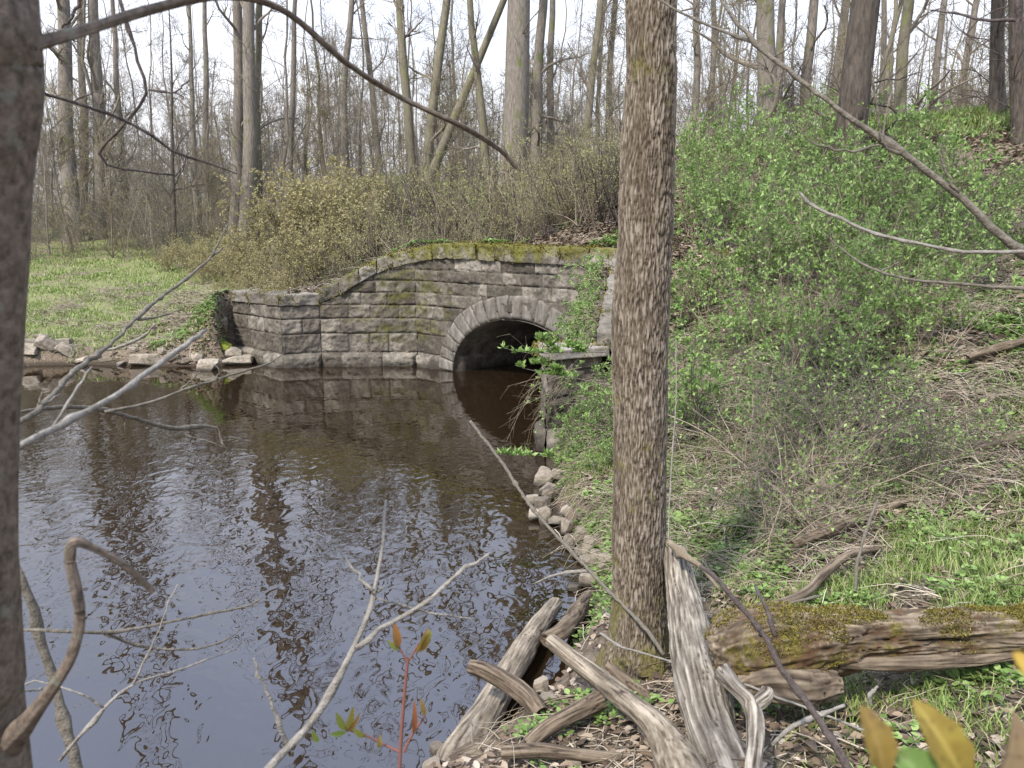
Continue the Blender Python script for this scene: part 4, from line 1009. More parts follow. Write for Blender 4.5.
# ------------------------------------------------------------ carved trunks and logs
def carved(name, path, radii, nr, nt_, fn, mat, parent=None, loc=None, flat=None, capn=5, capdepth=-.02, seed=0, ss=None):
    """tube with sculpted surface; fn(s, theta, x3) -> (offset, tint)"""
    path = np.asarray(path, float); n = nr
    pr = smooth_path(np.column_stack([path, radii]), 400)
    seg = np.linalg.norm(np.diff(pr[:, :3], axis=0), axis=1); cum = np.concatenate([[0], np.cumsum(seg)])
    s = np.linspace(0, cum[-1], n) if ss is None else ss(cum[-1])
    C = np.stack([np.interp(s, cum, pr[:, i]) for i in range(4)], 1); n = len(s)
    Pc, Rc = C[:, :3], np.maximum(C[:, 3], .002)
    T, A, B = frames(Pc[None]); A, B, T = A[0], B[0], T[0]
    th = np.arange(nt_)*2*math.pi/nt_
    S, TH = np.meshgrid(s, th, indexing='ij')
    off, tn = fn(S, TH, Rc[:, None])
    rr = Rc[:, None]+off
    V = Pc[:, None]+rr[..., None]*(np.cos(TH)[..., None]*A[:, None]+np.sin(TH)[..., None]*B[:, None])
    g = Geo(); idx = np.arange(n*nt_).reshape(n, nt_)
    a = idx[:-1]; b = np.roll(a, -1, 1); d = idx[1:]; c = np.roll(d, -1, 1)
    g.add(V.reshape(-1, 3), np.stack([a, b, c, d], -1).reshape(-1, 4), None, tn.ravel())
    for e, sg in ((0, -1), (n-1, 1)):
        rows = []
        for k in range(1, capn+1):
            f = 1-k/capn
            jag = sg*(.35*Rc[e]*fbm(np.cos(th)*3*f, np.sin(th)*3*f, seed+e, 3, seed+9)*(1 if k < capn else .3))+sg*capdepth*(1-f)
            rows.append(Pc[e]+(V[e]-Pc[e])*f+T[e]*jag[:, None])
        W_ = np.stack([V[e]]+rows, 0); id2 = np.arange(W_.shape[0]*nt_).reshape(-1, nt_)
        a = id2[:-1]; b = np.roll(a, -1, 1); d = id2[1:]; c = np.roll(d, -1, 1)
        g.add(W_.reshape(-1, 3), np.stack([a, b, c, d], -1).reshape(-1, 4), None, np.full(W_.shape[0]*nt_, .35)+.3*fbm(W_[..., 0].ravel()*30, W_[..., 1].ravel()*30, W_[..., 2].ravel()*30, 2, 4))
    return g.build(name, mat, parent, loc=loc)
def wood_fn(amp=.006, freq=26, lump=.12, seed=0, crack=.012):
    amp *= .75; crack *= .55; freq *= 1.9
    def fn(S, TH, R):
        x, y = np.cos(TH)*R, np.sin(TH)*R
        f = fbm(x*freq+seed*7, y*freq, S*3.4, 4, seed)
        cr_ = pn(x*26+3, y*26, S*2.4+seed, seed+5); cr2 = sm(.05, .0, np.abs(cr_))*sm(-.1, .2, pn(x*6, y*6, S*3, seed+2))
        lp = fbm(x*5, y*5, S*2.5+seed*3, 2, seed+8)
        fine = pn(x*freq*3, y*freq*3, S*7, seed+6)
        off = amp*f*1.4-crack*cr2+lump*R*lp+amp*.3*fine
        return off, np.clip(.55+.55*f+.4*fine-.6*cr2, 0, 1)
    return fn
def bark_fn(S, TH, R):
    x, y = np.cos(TH)*R, np.sin(TH)*R
    wx = .5*pn(x*9, y*9, S*6, 3)
    a = np.abs(pn(x*74+wx, y*74+wx, S*10.5, 11)); b = np.abs(pn(x*130, y*130, S*22, 12)); c = pn(x*150, y*150, S*30, 13)
    cut = sm(.10, .0, np.abs(pn(x*14, y*14, S*26, 14)))*.35
    ridge = np.clip(1.9*a+.9*b-cut*.6, 0, 1)
    flut = (np.cos(TH*5+1)*.5+np.cos(TH*3+2)*.5)*.15*R*sm(.9, .25, S)
    lump = .07*R*fbm(x*3, y*3, S*1.3, 3, 15)
    patch = .75+.6*fbm(x*7, y*7, S*2.2, 2, 19)
    return -.007+.015*ridge**.8*patch+.003*c+lump+flut, np.clip(ridge*.95+.35*c, 0, 1)
# the big near trunk
tb0 = ong(637, 664); TY = tb0[1]
ptop = at(651, 0, TY); pm = at(641, 330, TY)
trunk = empty('tree', (0, 0, 0)); trunk.location = tuple(tb0)
tag(trunk, 'big near tree with deeply ridged grey-brown bark, rooted on the bank beside the driftwood', 'tree')
tpath = [(0, 0, -.35), (0, 0, 0), (.0, 0, .25)]; trad = [.29, .225, .178]
r_at = lambda p, wv: wv*depth(p)/F/2
for py, px, wv in ((560, 638.5, 53), (430, 641, 54), (330, 641, 56), (200, 646, 54), (80, 651, 51), (0, 652.5, 51)):
    q_ = at(px, py, TY); tpath.append(tuple(q_-tb0)); trad.append(r_at(q_, wv)-.004)
tl = np.array(tpath[-1]); 
for k in range(1, 7): tpath.append((tl[0]+.05*k+.05*math.sin(k), tl[1]+.06*k, tl[2]+1.6*k)); trad.append(trad[8]*(1-.125*k))
def ssamp(Lt): return np.concatenate([np.linspace(0, 4.7, 780), np.linspace(4.72, Lt, 160)])
carved('trunk', tpath, trad, 0, 250, bark_fn, M['bark_ridged'], trunk, seed=3, ss=ssamp)
tp = smooth_path(np.array(tpath), 60)[None]; trr = np.interp(np.linspace(0, 1, 60), [0, 1], [.17, .05])[None]
cg = Geo(); B1, S1 = spawn(tp, trr, 16, 3.6, .8, 7, .5, .48, 1, .4, .13, .3, r4, .01)
B2, S2 = spawn(B1, S1, 6, 1.5, .7, 5, .3, .2, 1, .6, .15, .3, r4, .005); B3, S3 = spawn(B2, S2, 6, .7, .6, 4, .2, .2, 1, .6, .15, .3, r4, .003)
tubes(cg, B1, S1, 5); tubes(cg, B2, S2, 4); tubes(cg, B3, S3, 3); cg.build('crown', M['twig_dark'], trunk)

def pix_log(name, pts, label, mat, cat='log', seed=0, nr=220, nt_=56, amp=.005, lump=.12, freq=26, parent=None, crack=.01, group=None):
    """pts: (px, py, y, width_px)"""
    P = [at(a, b, Y) for a, b, Y, wv in pts]; R = [wv*depth(p)/F/2 for p, (_, _, _, wv) in zip(P, pts)]
    loc = None if parent is not None else P[0]
    o = carved(name, P, R, nr, nt_, wood_fn(amp, freq, lump, seed, crack), M[mat], parent, loc=loc, seed=seed, capn=5)
    if parent is None: tag(o, label, cat, group)
    return o
def gy(px, py, lift=0.0):        # the y where that pixel meets the ground
    g = ong(px, py); return float(g[1]) if g is not None else 5.0
Y0 = TY
# split weathered log standing against the big trunk
pix_log('log', [(676, 548, Y0-.05, 22), (681, 590, Y0-.2, 30), (690, 640, Y0-.45, 42), (702, 690, Y0-.85, 50), (714, 735, Y0-1.15, 52), (738, 790, Y0-1.45, 50)],
        'thick weathered grey log with long cracks, propped upright against the big trunk', 'wood_grey', seed=2, nr=420, nt_=110, amp=.009, lump=.16, crack=.016)
# pale bent log crossing at the bottom
pix_log('log', [(551, 641, Y0-.25, 14), (575, 661, Y0-.45, 18), (605, 684, Y0-.7, 20), (640, 712, Y0-1.08, 24), (662, 735, Y0-1.25, 32), (690, 790, Y0-1.5, 60)],
        'smooth pale bent log sloping from the water down to the bottom edge', 'wood_tan', seed=4, nr=300, nt_=70, amp=.003, lump=.1, crack=.005)
# big driftwood trunk at the water
wy = lambda px, py, z=.12: float(onz(px, py, z)[1])
pix_log('log', [(556, 604, wy(556, 604)+.05, 15), (540, 625, wy(540, 625), 20), (522, 652, wy(522, 652), 24), (500, 690, wy(500, 690), 28), (478, 728, wy(478, 728), 34), (455, 765, wy(455, 765), 42), (440, 800, wy(440, 800), 44)],
        'long grey-brown driftwood trunk lying half in the water at the shore', 'wood_tan', seed=6, nr=360, nt_=80, amp=.005, lump=.2)
pix_log('log', [(590, 596, wy(590, 590)+.1, 14), (578, 612, wy(578, 608, .15), 18), (563, 630, wy(563, 630, .2), 17), (545, 640, wy(545, 640, .2), 14)],
        'short dark end of wood bridging the driftwood trunk and the bank', 'wood_brown', seed=7, nr=120)
pix_log('log', [(548, 742, wy(520, 760, .2), 22), (530, 728, wy(520, 740, .25), 20), (512, 738, wy(505, 745, .2), 26), (490, 752, wy(490, 752, .2), 34), (462, 772, wy(462, 772, .15), 40)],
        'knotty brown driftwood piece behind the foot of the driftwood trunk', 'wood_brown', seed=8, nr=200, lump=.25)
pix_log('log', [(469, 666, wy(500, 690, .3)-.05, 12), (486, 671, wy(500, 690, .3)-.08, 17), (510, 684, wy(510, 695, .3)-.1, 18), (528, 698, wy(520, 705, .3)-.1, 19), (541, 714, wy(530, 715, .3)-.1, 17)],
        'broken log stub with splintered end poking over the water', 'wood_brown', seed=9, nr=200, amp=.006)
pix_log('log', [(600, 700, Y0-.75, 20), (570, 715, Y0-.85, 17), (548, 728, Y0-.9, 16), (528, 745, Y0-.95, 15)],
        'rounded brown log between the broken stub and the pale bent log', 'wood_brown', seed=10, nr=160)
pix_log('log', [(502, 752, Y0-1.05, 13), (545, 751, Y0-1.08, 14), (600, 757, Y0-1.12, 13), (655, 763, Y0-1.15, 12)],
        'short straight log lying level along the bottom edge', 'wood_brown', seed=11, nr=200, nt_=48)
pix_log('log', [(608, 668, Y0-.3, 14), (632, 688, Y0-.45, 17), (655, 707, Y0-.6, 18), (672, 722, Y0-.7, 16)],
        'brown rotting log with flaking bark at the foot of the big trunk', 'wood_brown', seed=12, nr=180, amp=.008, lump=.2)
# rotten mossy log on the right
YL = min(gy(780, 690), gy(960, 668))-.05
print('mossy log y', YL, [gy(a, b) for a, b in ((730, 690), (800, 690), (900, 670), (1000, 665))], 'trunk', TY)
ml = pix_log('mossy_log', [(716, 660, YL+.05, 56), (745, 652, YL+.03, 82), (790, 645, YL, 80), (840, 640, YL, 62), (900, 636, YL-.01, 50), (960, 633, YL-.01, 46), (1040, 630, YL, 46)],
        'rotting log crusted with yellow-green moss, lying across the right side', 'wood_moss', seed=13, nr=560, nt_=140, amp=.020, lump=.2, crack=.05, freq=17)
pix_log('slab', [(845, 660, 3.80, 13), (900, 661, 3.79, 15), (960, 658, 3.79, 13), (1010, 655, 3.8, 9)], '', 'wood_tan', seed=14, nr=160, parent=None) if False else None
def child_log(pts, mat, seed, nm='branch_stub', **k):
    o = pix_log(nm, pts, '', mat, seed=seed, parent=None, **k)
    for kk in ('label', 'category'):
        if kk in o: del o[kk]
    mw = o.location.copy(); o.parent = ml; o.location = mw-ml.location
    return o
child_log([(838, 662, YL-.10, 12), (900, 663, YL-.11, 16), (960, 660, YL-.11, 14), (1012, 656, YL-.10, 9)], 'wood_brown', 14, 'split_underside', nr=160)
child_log([(742, 688, YL-.14, 26), (775, 683, YL-.18, 38), (805, 686, YL-.18, 38), (838, 684, YL-.16, 24)], 'wood_brown', 15, 'broken_chunk', nr=220, lump=.3, amp=.02, crack=.05, freq=14)
pix_log('root', [(722, 672, YL-.3, 20), (738, 690, YL-.4, 14), (751, 706, YL-.45, 16), (756, 730, YL-.55, 17), (752, 785, YL-.8, 16)],
        'grey forked root curving down beside the foot of the upright log', 'wood_grey', 'root', seed=16, nr=200)
pix_log('root', [(752, 708, YL-.45, 13), (764, 698, YL-.43, 15), (768, 690, YL-.4, 12)], 'short stub of the forked root, pointing up to the mossy log', 'wood_grey', 'root', seed=17, nr=60, nt_=40)
# raised moss cushions on the rotting log and on the coping
def moss_part(name, src, parent, n, hgt, cond, seed, offs=None, stops=None):
    rg = np.random.default_rng(seed); g = Geo()
    for o in src:
        me = o.data; nv = len(me.vertices); co = np.empty(nv*3); me.vertices.foreach_get('co', co); co = co.reshape(-1, 3)
        no = np.empty(nv*3); me.vertices.foreach_get('normal', no); no = no.reshape(-1, 3)
        k = np.nonzero(cond(co, no))[0]
        if len(k) == 0: continue
        k = rg.choice(k, max(1, n//len(src))); m_ = len(k)
        p = co[k]+rg.normal(0, hgt*.6, (m_, 3)); d = no[k]*.8+rg.normal(0, .5, (m_, 3))
        leaves(g, p-no[k]*hgt*.2, d, hgt*rg.uniform(.6, 1.4, m_), hgt*.55, rg)
    return g.build(name, M['moss'], parent)
M['moss'] = tint_mat('moss_cushion', [(0, (.035, .035, .008)), (.5, (.13, .11, .02)), (1, (.27, .22, .045))], .9, .15)
lo = np.array(ml.location)
moss_part('moss', [ml], ml, 26000, .011, lambda co, no: (no[:, 2] > -.1) & (fbm(co[:, 0]*3.2, co[:, 1]*5, co[:, 2]*5, 4, 5)+.22*no[:, 2]+.12*np.exp(-((co[:, 0]-.33)/.22)**2)-.1 > .13), 5)
moss_part('moss', [c for c in culvert.children if c.name.startswith('coping_stone')], culvert, 26000, .035,
          lambda co, no: (no[:, 2] > -.3) & (fbm(co[:, 0]*1.7, co[:, 1]*1.7, co[:, 2]*6, 4, 8)+.25*no[:, 2]+.28*sm(-4.4, -2.6, co[:, 0])*sm(1.4, .2, co[:, 0])-.20 > .05), 6)
# dark limbs lying on the slope
pix_log('limb', [(945, 462, gy(945, 466), 7), (975, 451, gy(975, 458), 11), (1005, 441, gy(1005, 448), 13), (1045, 430, gy(1045, 438), 13)], 'dark rough limb lying on the slope at the right edge', 'wood_brown', 'branch', seed=18, nr=120, nt_=32)
pix_log('limb', [(792, 545, gy(800, 560), 9), (830, 530, gy(830, 545), 12), (862, 518, gy(862, 530), 11), (905, 500, gy(905, 510), 6)], 'dark half-buried limb under the tangled grey bush', 'wood_brown', 'branch', seed=19, nr=120, nt_=32)
pix_log('limb', [(752, 612, 4.3, 9), (800, 596, 4.6, 9), (828, 570, 4.9, 10), (850, 555, 5.1, 8), (880, 548, 5.3, 5)], 'brown curved branch lying just above the mossy log', 'wood_brown', 'branch', seed=20, nr=120, nt_=32, amp=.002)
pix_log('limb', [(968, 358, gy(968, 370), 5), (985, 352, gy(985, 362), 8), (1004, 346, gy(1004, 356), 9), (1030, 340, gy(1030, 350), 7)], 'short dark limb higher on the slope at the right edge', 'wood_brown', 'branch', seed=21, nr=80, nt_=24)

# ------------------------------------------------------------ single branches, sticks and twigs
def stick(name, runs, label, mat, cat='branch', parent=None, knots=True, seed=0, group=None, jit=.0015):
    """runs: lists of (px, py, y, width_px); the first is the stem, the rest its side twigs"""
    root = None; loc = at(*runs[0][0][:3])
    g = Geo()
    for i, rn in enumerate(runs):
        P = np.array([np.append(at(a, b, Y), wv*depth(at(a, b, Y))/F/2) for a, b, Y, wv in rn])
        n = max(12, int(np.linalg.norm(np.diff(P[:, :3], axis=0), axis=1).sum()/.03)); n = min(n, 90)
        S = smooth_path(P, n); rg = np.random.default_rng(seed*31+i)
        S[1:-1, :3] += rg.normal(0, jit, (n-2, 3))
        r = S[:, 3]*(1+.08*np.sin(np.linspace(0, n*.5, n)))*rg.uniform(.93, 1.08, n)
        for kk in rg.integers(1, n-1, max(2, n//9)): r[kk] *= 1.45
        r = np.maximum(r, .0007)
        tubes(g, S[None, :, :3], r[None], 8, cap=True)
    return tag(g.build(name, M[mat], loc=loc), label, cat, group)
# near left tree with its bough
nl = empty('tree', tuple(at(-8, 760, .80))); tag(nl, 'blurred grey-brown trunk so close it fills the left edge', 'tree')
nloc = np.array(nl.location)
def nl_part(nm, pts, mat, nr=200, nt_=48, seed=1, amp=.002, lump=.15):
    P = [at(a, b, Y)-nloc for a, b, Y, wv in pts]; R = [wv*depth(at(a, b, Y))/F/2 for a, b, Y, wv in pts]
    return carved(nm, P, R, nr, nt_, wood_fn(amp, 60, lump, seed, .002), M[mat], nl, seed=seed)
gb0 = at(-8, 900, .80); 
m = newmat('smooth_bark'); nt = m.node_tree; c = objc(nt)
n1 = noise(nt, c, 30, 4); n2 = noise(nt, c, 90, 4)
col = ramp(nt, n2, [(.3, (.055, .042, .03)), (.7, (.16, .125, .095))]); col = mixc(nt, maprange(nt, n1, .6, .68, 0, .45), col, (.17, .18, .14))
M['smooth_bark'] = finish(m, col, .85, n2, .5, .004, .2)
base_l = np.array([gb0[0], .80, hz1(gb0[0], .8)-.1])-nloc
_ed = [(768, 22), (690, 18), (600, 14), (500, 13), (400, 16), (300, 19), (220, 23), (165, 26), (130, 31), (90, 35), (45, 35), (0, 32)]
P = [base_l]+[at(-28, b, .8)-nloc for b, e in _ed]+[at(-40, -400, .9)-nloc, at(-50, -900, 1.1)-nloc]
R = [.055]+[(e+28)*depth(at(-28, b, .8))/F for b, e in _ed]+[.05, .045]
carved('trunk', P, R, 420, 90, wood_fn(.0022, 60, .07, 5, .002), M['smooth_bark'], nl, seed=5)
nl_part('branch', [(30, 46, .8, 14), (80, 32, .85, 10), (150, 10, .95, 9), (225, -4, 1.05, 8), (285, 12, 1.15, 7), (345, 62, 1.25, 6.5), (400, 97, 1.35, 6), (465, 128, 1.42, 5.5), (500, 150, 1.48, 5), (517, 168, 1.5, 5)], 'smooth_bark')
nl_part('branch', [(5, 745, .8, 34), (25, 725, .78, 20), (52, 690, .76, 13), (72, 655, .75, 11), (80, 620, .75, 10), (76, 590, .75, 11), (70, 560, .75, 10), (74, 543, .75, 10), (92, 548, .76, 7), (125, 566, .78, 6), (153, 591, .8, 5)], 'smooth_bark', seed=2)
# dark forking twigs upper left
stick('hanging_twig', [[(118, -6, 1.7, 4), (131, 38, 1.7, 3.2), (138, 60, 1.7, 3), (148, 90, 1.7, 3.2), (127, 120, 1.7, 3), (101, 151, 1.72, 3), (103, 163, 1.72, 2.6), (130, 171, 1.75, 2), (175, 175, 1.8, 1.6)],
    [(148, 90, 1.7, 2), (175, 92, 1.7, 1.8), (190, 80, 1.7, 1.2)], [(175, 92, 1.7, 1.4), (186, 99, 1.7, 1)], [(118, 167, 1.74, 1.4), (122, 145, 1.72, .9)]],
    'dark zigzag twig hanging from the top edge in the upper left', 'twig_dark', 'twig')
stick('hanging_twig', [[(20, 88, 1.3, 3.2), (75, 103, 1.35, 3), (127, 120, 1.4, 3), (150, 133, 1.42, 2.6), (175, 153, 1.45, 2.2), (205, 162, 1.5, 1.8), (237, 174, 1.55, 1.2)],
    [(72, 102, 1.35, 1.8), (95, 92, 1.35, 1.3), (104, 94, 1.35, .8)], [(100, 108, 1.37, 1.2), (105, 94, 1.37, 1)]],
    'curving twig from the left trunk crossing the zigzag twig', 'twig_dark', 'twig')
stick('hanging_twig', [[(82, -5, 1.6, 3.4), (74, 14, 1.6, 3), (62, 28, 1.6, 2)]], 'short dark twig at the very top left, beside the trunk', 'twig_dark', 'twig')
# grey branches over the water at left
stick('branch', [[(14, 426, 1.3, 6), (40, 408, 1.4, 5.5), (75, 371, 1.7, 5), (110, 345, 1.9, 4), (150, 306, 2.2, 3.4), (185, 280, 2.5, 3), (222, 248, 2.8, 2)], [(38, 408, 1.4, 3), (60, 395, 1.5, 2)], [(212, 256, 2.7, 2), (228, 224, 2.8, 1)],
    [(138, 320, 2.1, 2.4), (160, 316, 2.2, 1.8), (183, 310, 2.3, 1)], [(36, 412, 1.4, 2), (42, 392, 1.42, 1.5)]], 'dark straight branch slanting up over the far bank at left', 'twig_mid')
stick('branch', [[(14, 450, 1.0, 8), (60, 425, 1.1, 7), (108, 400, 1.2, 6.4), (150, 371, 1.35, 5.6), (190, 342, 1.5, 4.6), (206, 330, 1.6, 3.2)]],
    'thick pale straight branch slanting up over the water at left', 'twig_pale')
stick('branch', [[(16, 448, 1.1, 3), (55, 425, 1.15, 2.6), (75, 390, 1.2, 2.4), (92, 367, 1.25, 2)]], 'thin pale twig crossing behind the thick pale branch at left', 'twig_pale', 'twig')
stick('branch', [[(20, 412, 2.0, 3), (60, 407, 2.2, 4.4), (95, 409, 2.4, 4.6), (130, 417, 2.6, 4.4), (170, 428, 2.8, 4), (215, 427, 3.0, 3), (221, 440, 3.0, 2.6), (227, 450, 3.0, 2)],
    [(105, 412, 2.4, 3.4), (145, 404, 2.5, 3), (190, 388, 2.6, 2.6), (240, 372, 2.7, 2.2), (270, 363, 2.8, 1.6), (284, 353, 2.85, 1)],
    [(180, 391, 2.6, 2), (192, 380, 2.6, 1.6), (200, 372, 2.6, 1)], [(216, 380, 2.65, 1.6), (219, 370, 2.65, 1.2), (212, 364, 2.65, .8)],
    [(124, 416, 2.55, 1.4), (125, 430, 2.55, .8)], [(172, 428, 2.8, 1.4), (167, 434, 2.8, .8)], [(227, 450, 3, 1.2), (205, 468, 3, .7)], [(227, 448, 3, 1), (205, 440, 3, .9), (185, 434, 3, .6)]],
    'brown forked branch reaching out level over the water at left', 'twig_mid')
stick('branch', [[(96, 351, 3.2, 1.5), (112, 349, 3.2, 2.6), (132, 342, 3.2, 2.8), (146, 334, 3.2, 2.4), (156, 323, 3.2, 1.6)]], 'short curved pale twig in front of the far rocks', 'twig_pale', 'twig')
# lower left
stick('branch', [[(16, 566, 1.5, 7), (30, 600, 1.5, 8), (45, 650, 1.5, 9), (58, 700, 1.48, 10), (70, 740, 1.46, 11), (84, 800, 1.44, 12)], [(24, 585, 1.5, 3), (33, 600, 1.52, 2)]],
    'smooth brown pole with rubbed bark, standing in the lower left beside the trunk', 'twig_mid')
stick('twig', [[(18, 630, 1.3, 3), (60, 631, 1.3, 3.4), (105, 632, 1.35, 3.4), (150, 626, 1.4, 3), (200, 615, 1.45, 2.8), (245, 607, 1.5, 2.2), (262, 598, 1.5, 1.2)],
    [(105, 634, 1.35, 3), (135, 645, 1.4, 2.8), (165, 649, 1.42, 2.6), (205, 648, 1.45, 2.2), (230, 638, 1.5, 1.6), (242, 628, 1.5, 1)], [(140, 645, 1.4, 2), (162, 656, 1.42, 1.4)]],
    'grey twig reaching right from the trunk, low over the water', 'twig_mid', 'twig')
stick('twig', [[(60, 760, 1.3, 3.6), (85, 730, 1.3, 3.2), (105, 708, 1.32, 3), (133, 684, 1.35, 2.8), (165, 674, 1.4, 2.4), (200, 662, 1.45, 2), (236, 649, 1.5, 1.4)], [(133, 684, 1.35, 2.6), (148, 655, 1.38, 2), (165, 615, 1.4, 1.6), (178, 584, 1.42, 1.6)],
    [(105, 708, 1.32, 2.2), (80, 694, 1.3, 2), (50, 684, 1.3, 1.6), (18, 682, 1.3, 1.2)], [(18, 690, 1.25, 2), (45, 690, 1.3, 2)]],
    'thin pale forked twig in the lower left with a bud at its tip', 'twig_pale', 'twig')
stick('branch', [[(250, 790, .95, 8), (290, 745, 1.0, 7.4), (325, 705, 1.03, 7), (350, 655, 1.06, 6), (372, 600, 1.1, 5), (381, 560, 1.14, 3.6), (386, 500, 1.2, 2.4)],
    [(287, 748, 1.0, 5), (278, 720, 1.0, 4), (265, 685, 1.0, 3.4), (254, 658, 1.0, 2)],
    [(356, 648, 1.06, 4.4), (385, 628, 1.08, 4.4), (425, 603, 1.1, 4.4), (455, 577, 1.12, 4), (490, 553, 1.14, 2.6)],
    [(373, 592, 1.1, 3), (352, 567, 1.12, 2.6), (333, 545, 1.15, 1.6)], [(373, 594, 1.1, 2.6), (384, 586, 1.1, 1.6)],
    [(378, 598, 1.1, 2), (420, 610, 1.15, 2.2), (478, 619, 1.2, 1.6)]],
    'tall pale forked branch rising out of the bottom edge over the water', 'twig_pale')
# budding shoot with orange-green leaves
def shoot():
    root = empty('budding_shoot', tuple(at(400, 768, 1.2))); tag(root, 'thin reddish shoot opening orange and green leaf buds at the bottom edge', 'shoot')
    l0 = np.array(root.location); g = Geo()
    for rn in [[(398, 800, 1.2, 4), (401, 740, 1.2, 3.6), (404, 700, 1.2, 3.4), (407, 668, 1.2, 3), (408, 658, 1.2, 3)], [(400, 752, 1.2, 3), (385, 745, 1.2, 2.8), (365, 735, 1.2, 2.4), (345, 729, 1.2, 2)], [(404, 752, 1.2, 3), (412, 735, 1.2, 2.6), (425, 716, 1.2, 2.2)], [(407, 662, 1.2, 2), (398, 645, 1.2, 2)], [(408, 662, 1.2, 2), (418, 645, 1.2, 2)]]:
        P = np.array([np.append(at(a, b, Y)-l0, wv*depth(at(a, b, Y))/F/2) for a, b, Y, wv in rn]); S = smooth_path(P, 16); tubes(g, S[None, :, :3], S[None, :, 3], 8)
    m = newmat('red_stem'); finish(m, (.16, .07, .055), .6); g.build('stem', m, root)
    mm = newmat('bud_leaf'); nt = mm.node_tree; finish(mm, ramp(nt, attr(nt), [(0, (.20, .26, .05)), (.5, (.32, .21, .05)), (1, (.27, .10, .04))]), .5, transl=.45)
    for (a, b, c_, d_, wd, tn) in [(398, 648, 394, 622, .014, .8), (398, 650, 388, 640, .008, .1), (417, 652, 428, 628, .017, .55), (420, 648, 431, 630, .012, .05), (345, 730, 336, 712, .012, .1), (346, 730, 353, 706, .012, .3), (346, 732, 360, 712, .008, .7), (365, 737, 352, 727, .01, .15), (413, 735, 414, 700, .009, 1.), (425, 716, 420, 698, .008, .6), (378, 748, 380, 734, .008, .4), (346, 732, 330, 734, .01, .0), (318, 742, 312, 730, .01, .05)]:
        p0 = at(a, b, 1.2)-l0; p1 = at(c_, d_, 1.19)-l0; dv = p1-p0; Lg = np.linalg.norm(dv); dv /= Lg; s = np.array([dv[2], .35, -dv[0]]); s /= np.linalg.norm(s); nn = np.cross(s, dv)
        tt = np.linspace(0, 1, 7); hw = np.sin(np.pi*np.clip(tt*.94+.03, 0, 1))**.8*wd*.5
        Lf = Geo(); mid = p0+dv*tt[:, None]*Lg+nn*(.12*Lg*np.sin(tt*3))[:, None]
        V = np.concatenate([mid-s*hw[:, None]+nn*(hw*.5)[:, None], mid, mid+s*hw[:, None]+nn*(hw*.5)[:, None]])
        q = [(i, i+1, 7+i+1, 7+i) for i in range(6)]+[(7+i, 7+i+1, 14+i+1, 14+i) for i in range(6)]
        Lf.add(V, q, None, np.full(21, tn)); Lf.build('leaf_bud', mm, root)
shoot()
# long grey branch from the upper right
stick('branch', [[(1040, 266, 1.9, 9), (1010, 243, 1.9, 8), (960, 197, 1.95, 7.4), (905, 155, 2.0, 6.6), (860, 125, 2.05, 5.6), (810, 88, 2.1, 4.8), (755, 43, 2.2, 4), (728, 10, 2.25, 3), (714, -15, 2.3, 2.4)],
    [(754, 43, 2.2, 3), (720, 30, 2.3, 2.6), (684, 14, 2.4, 2.4), (640, -10, 2.5, 2)],
    [(905, 155, 2.0, 3), (885, 145, 2.0, 2.4), (877, 108, 2.0, 2.4), (872, 68, 2.0, 1.4)], [(958, 195, 1.95, 3), (945, 170, 1.95, 2.4), (938, 150, 1.95, 1.6)],
    [(880, 145, 2.0, 2.2), (850, 151, 2.0, 2), (815, 144, 2.0, 1.8), (790, 122, 2.0, 1.2)], [(810, 88, 2.1, 1.8), (815, 65, 2.1, 1.2)], [(882, 143, 2.0, 2), (886, 115, 2.02, 1.5), (893, 90, 2.05, .9)]],
    'long grey branch slanting down across the upper right', 'twig_mid')
stick('branch', [[(1050, 252, 1.8, 4), (1000, 252, 1.85, 3.8), (960, 251, 1.9, 3.6), (910, 242, 1.95, 3.4), (870, 232, 2.0, 3.2), (840, 219, 2.05, 3), (815, 208, 2.1, 3.2), (801, 197, 2.12, 4.4), (800, 193, 2.12, 2.5)]],
    'pale thin branch with a fat end bud, under the long grey branch', 'twig_pale')
stick('branch', [[(1060, 290, 2.2, 3.6), (1000, 287, 2.3, 3.2), (950, 283, 2.4, 3), (905, 279, 2.5, 2.6), (870, 268, 2.6, 2.2), (840, 248, 2.7, 1.6), (822, 232, 2.7, 1)], [(880, 272, 2.5, 1.6), (900, 262, 2.5, 1.2)]],
    'thin grey branch below the pale one at the right edge', 'twig_mid')
stick('twig', [[(1020, 20, 2.6, 4), (985, 20, 2.7, 2.6), (960, 14, 2.8, 2), (930, 10, 2.9, 1.4)], [(1018, -10, 2.6, 4), (1018, 20, 2.6, 4), (1012, 60, 2.6, 2)]], 'dark twig in the top right corner', 'twig_dark', 'twig')
# leaning dead sticks by the shore
stick('stick', [[(470, 421, 5.6, 3), (500, 460, 5.4, 3.2), (530, 505, 5.1, 3.4), (570, 550, 4.8, 3.6), (610, 592, 4.5, 3.8), (645, 628, 4.25, 4), (664, 655, 4.1, 4.4)]],
    'long thin dead stick leaning out over the water from the big trunk', 'twig_mid', 'stick')
stick('stick', [[(592, 571, 4.7, 4), (570, 572, 4.75, 3.2), (552, 576, 4.8, 2.6), (534, 584, 4.9, 1.6)]], 'short curved twig sticking out over the water beside the long stick', 'twig_pale', 'stick')
stick('stick', [[(700, 566, 3.0, 3.6), (718, 580, 2.95, 4.4), (745, 612, 2.9, 5), (766, 638, 2.85, 5.4), (780, 668, 2.8, 6), (805, 700, 2.75, 7), (835, 745, 2.65, 8), (855, 780, 2.6, 9)], [(775, 637, 2.86, 4.6), (768, 612, 2.9, 4), (755, 585, 3.0, 3)], [(772, 640, 2.86, 3), (760, 634, 2.9, 4)]],
    'dark forked stick slanting over the mossy log', 'twig_dark', 'stick')
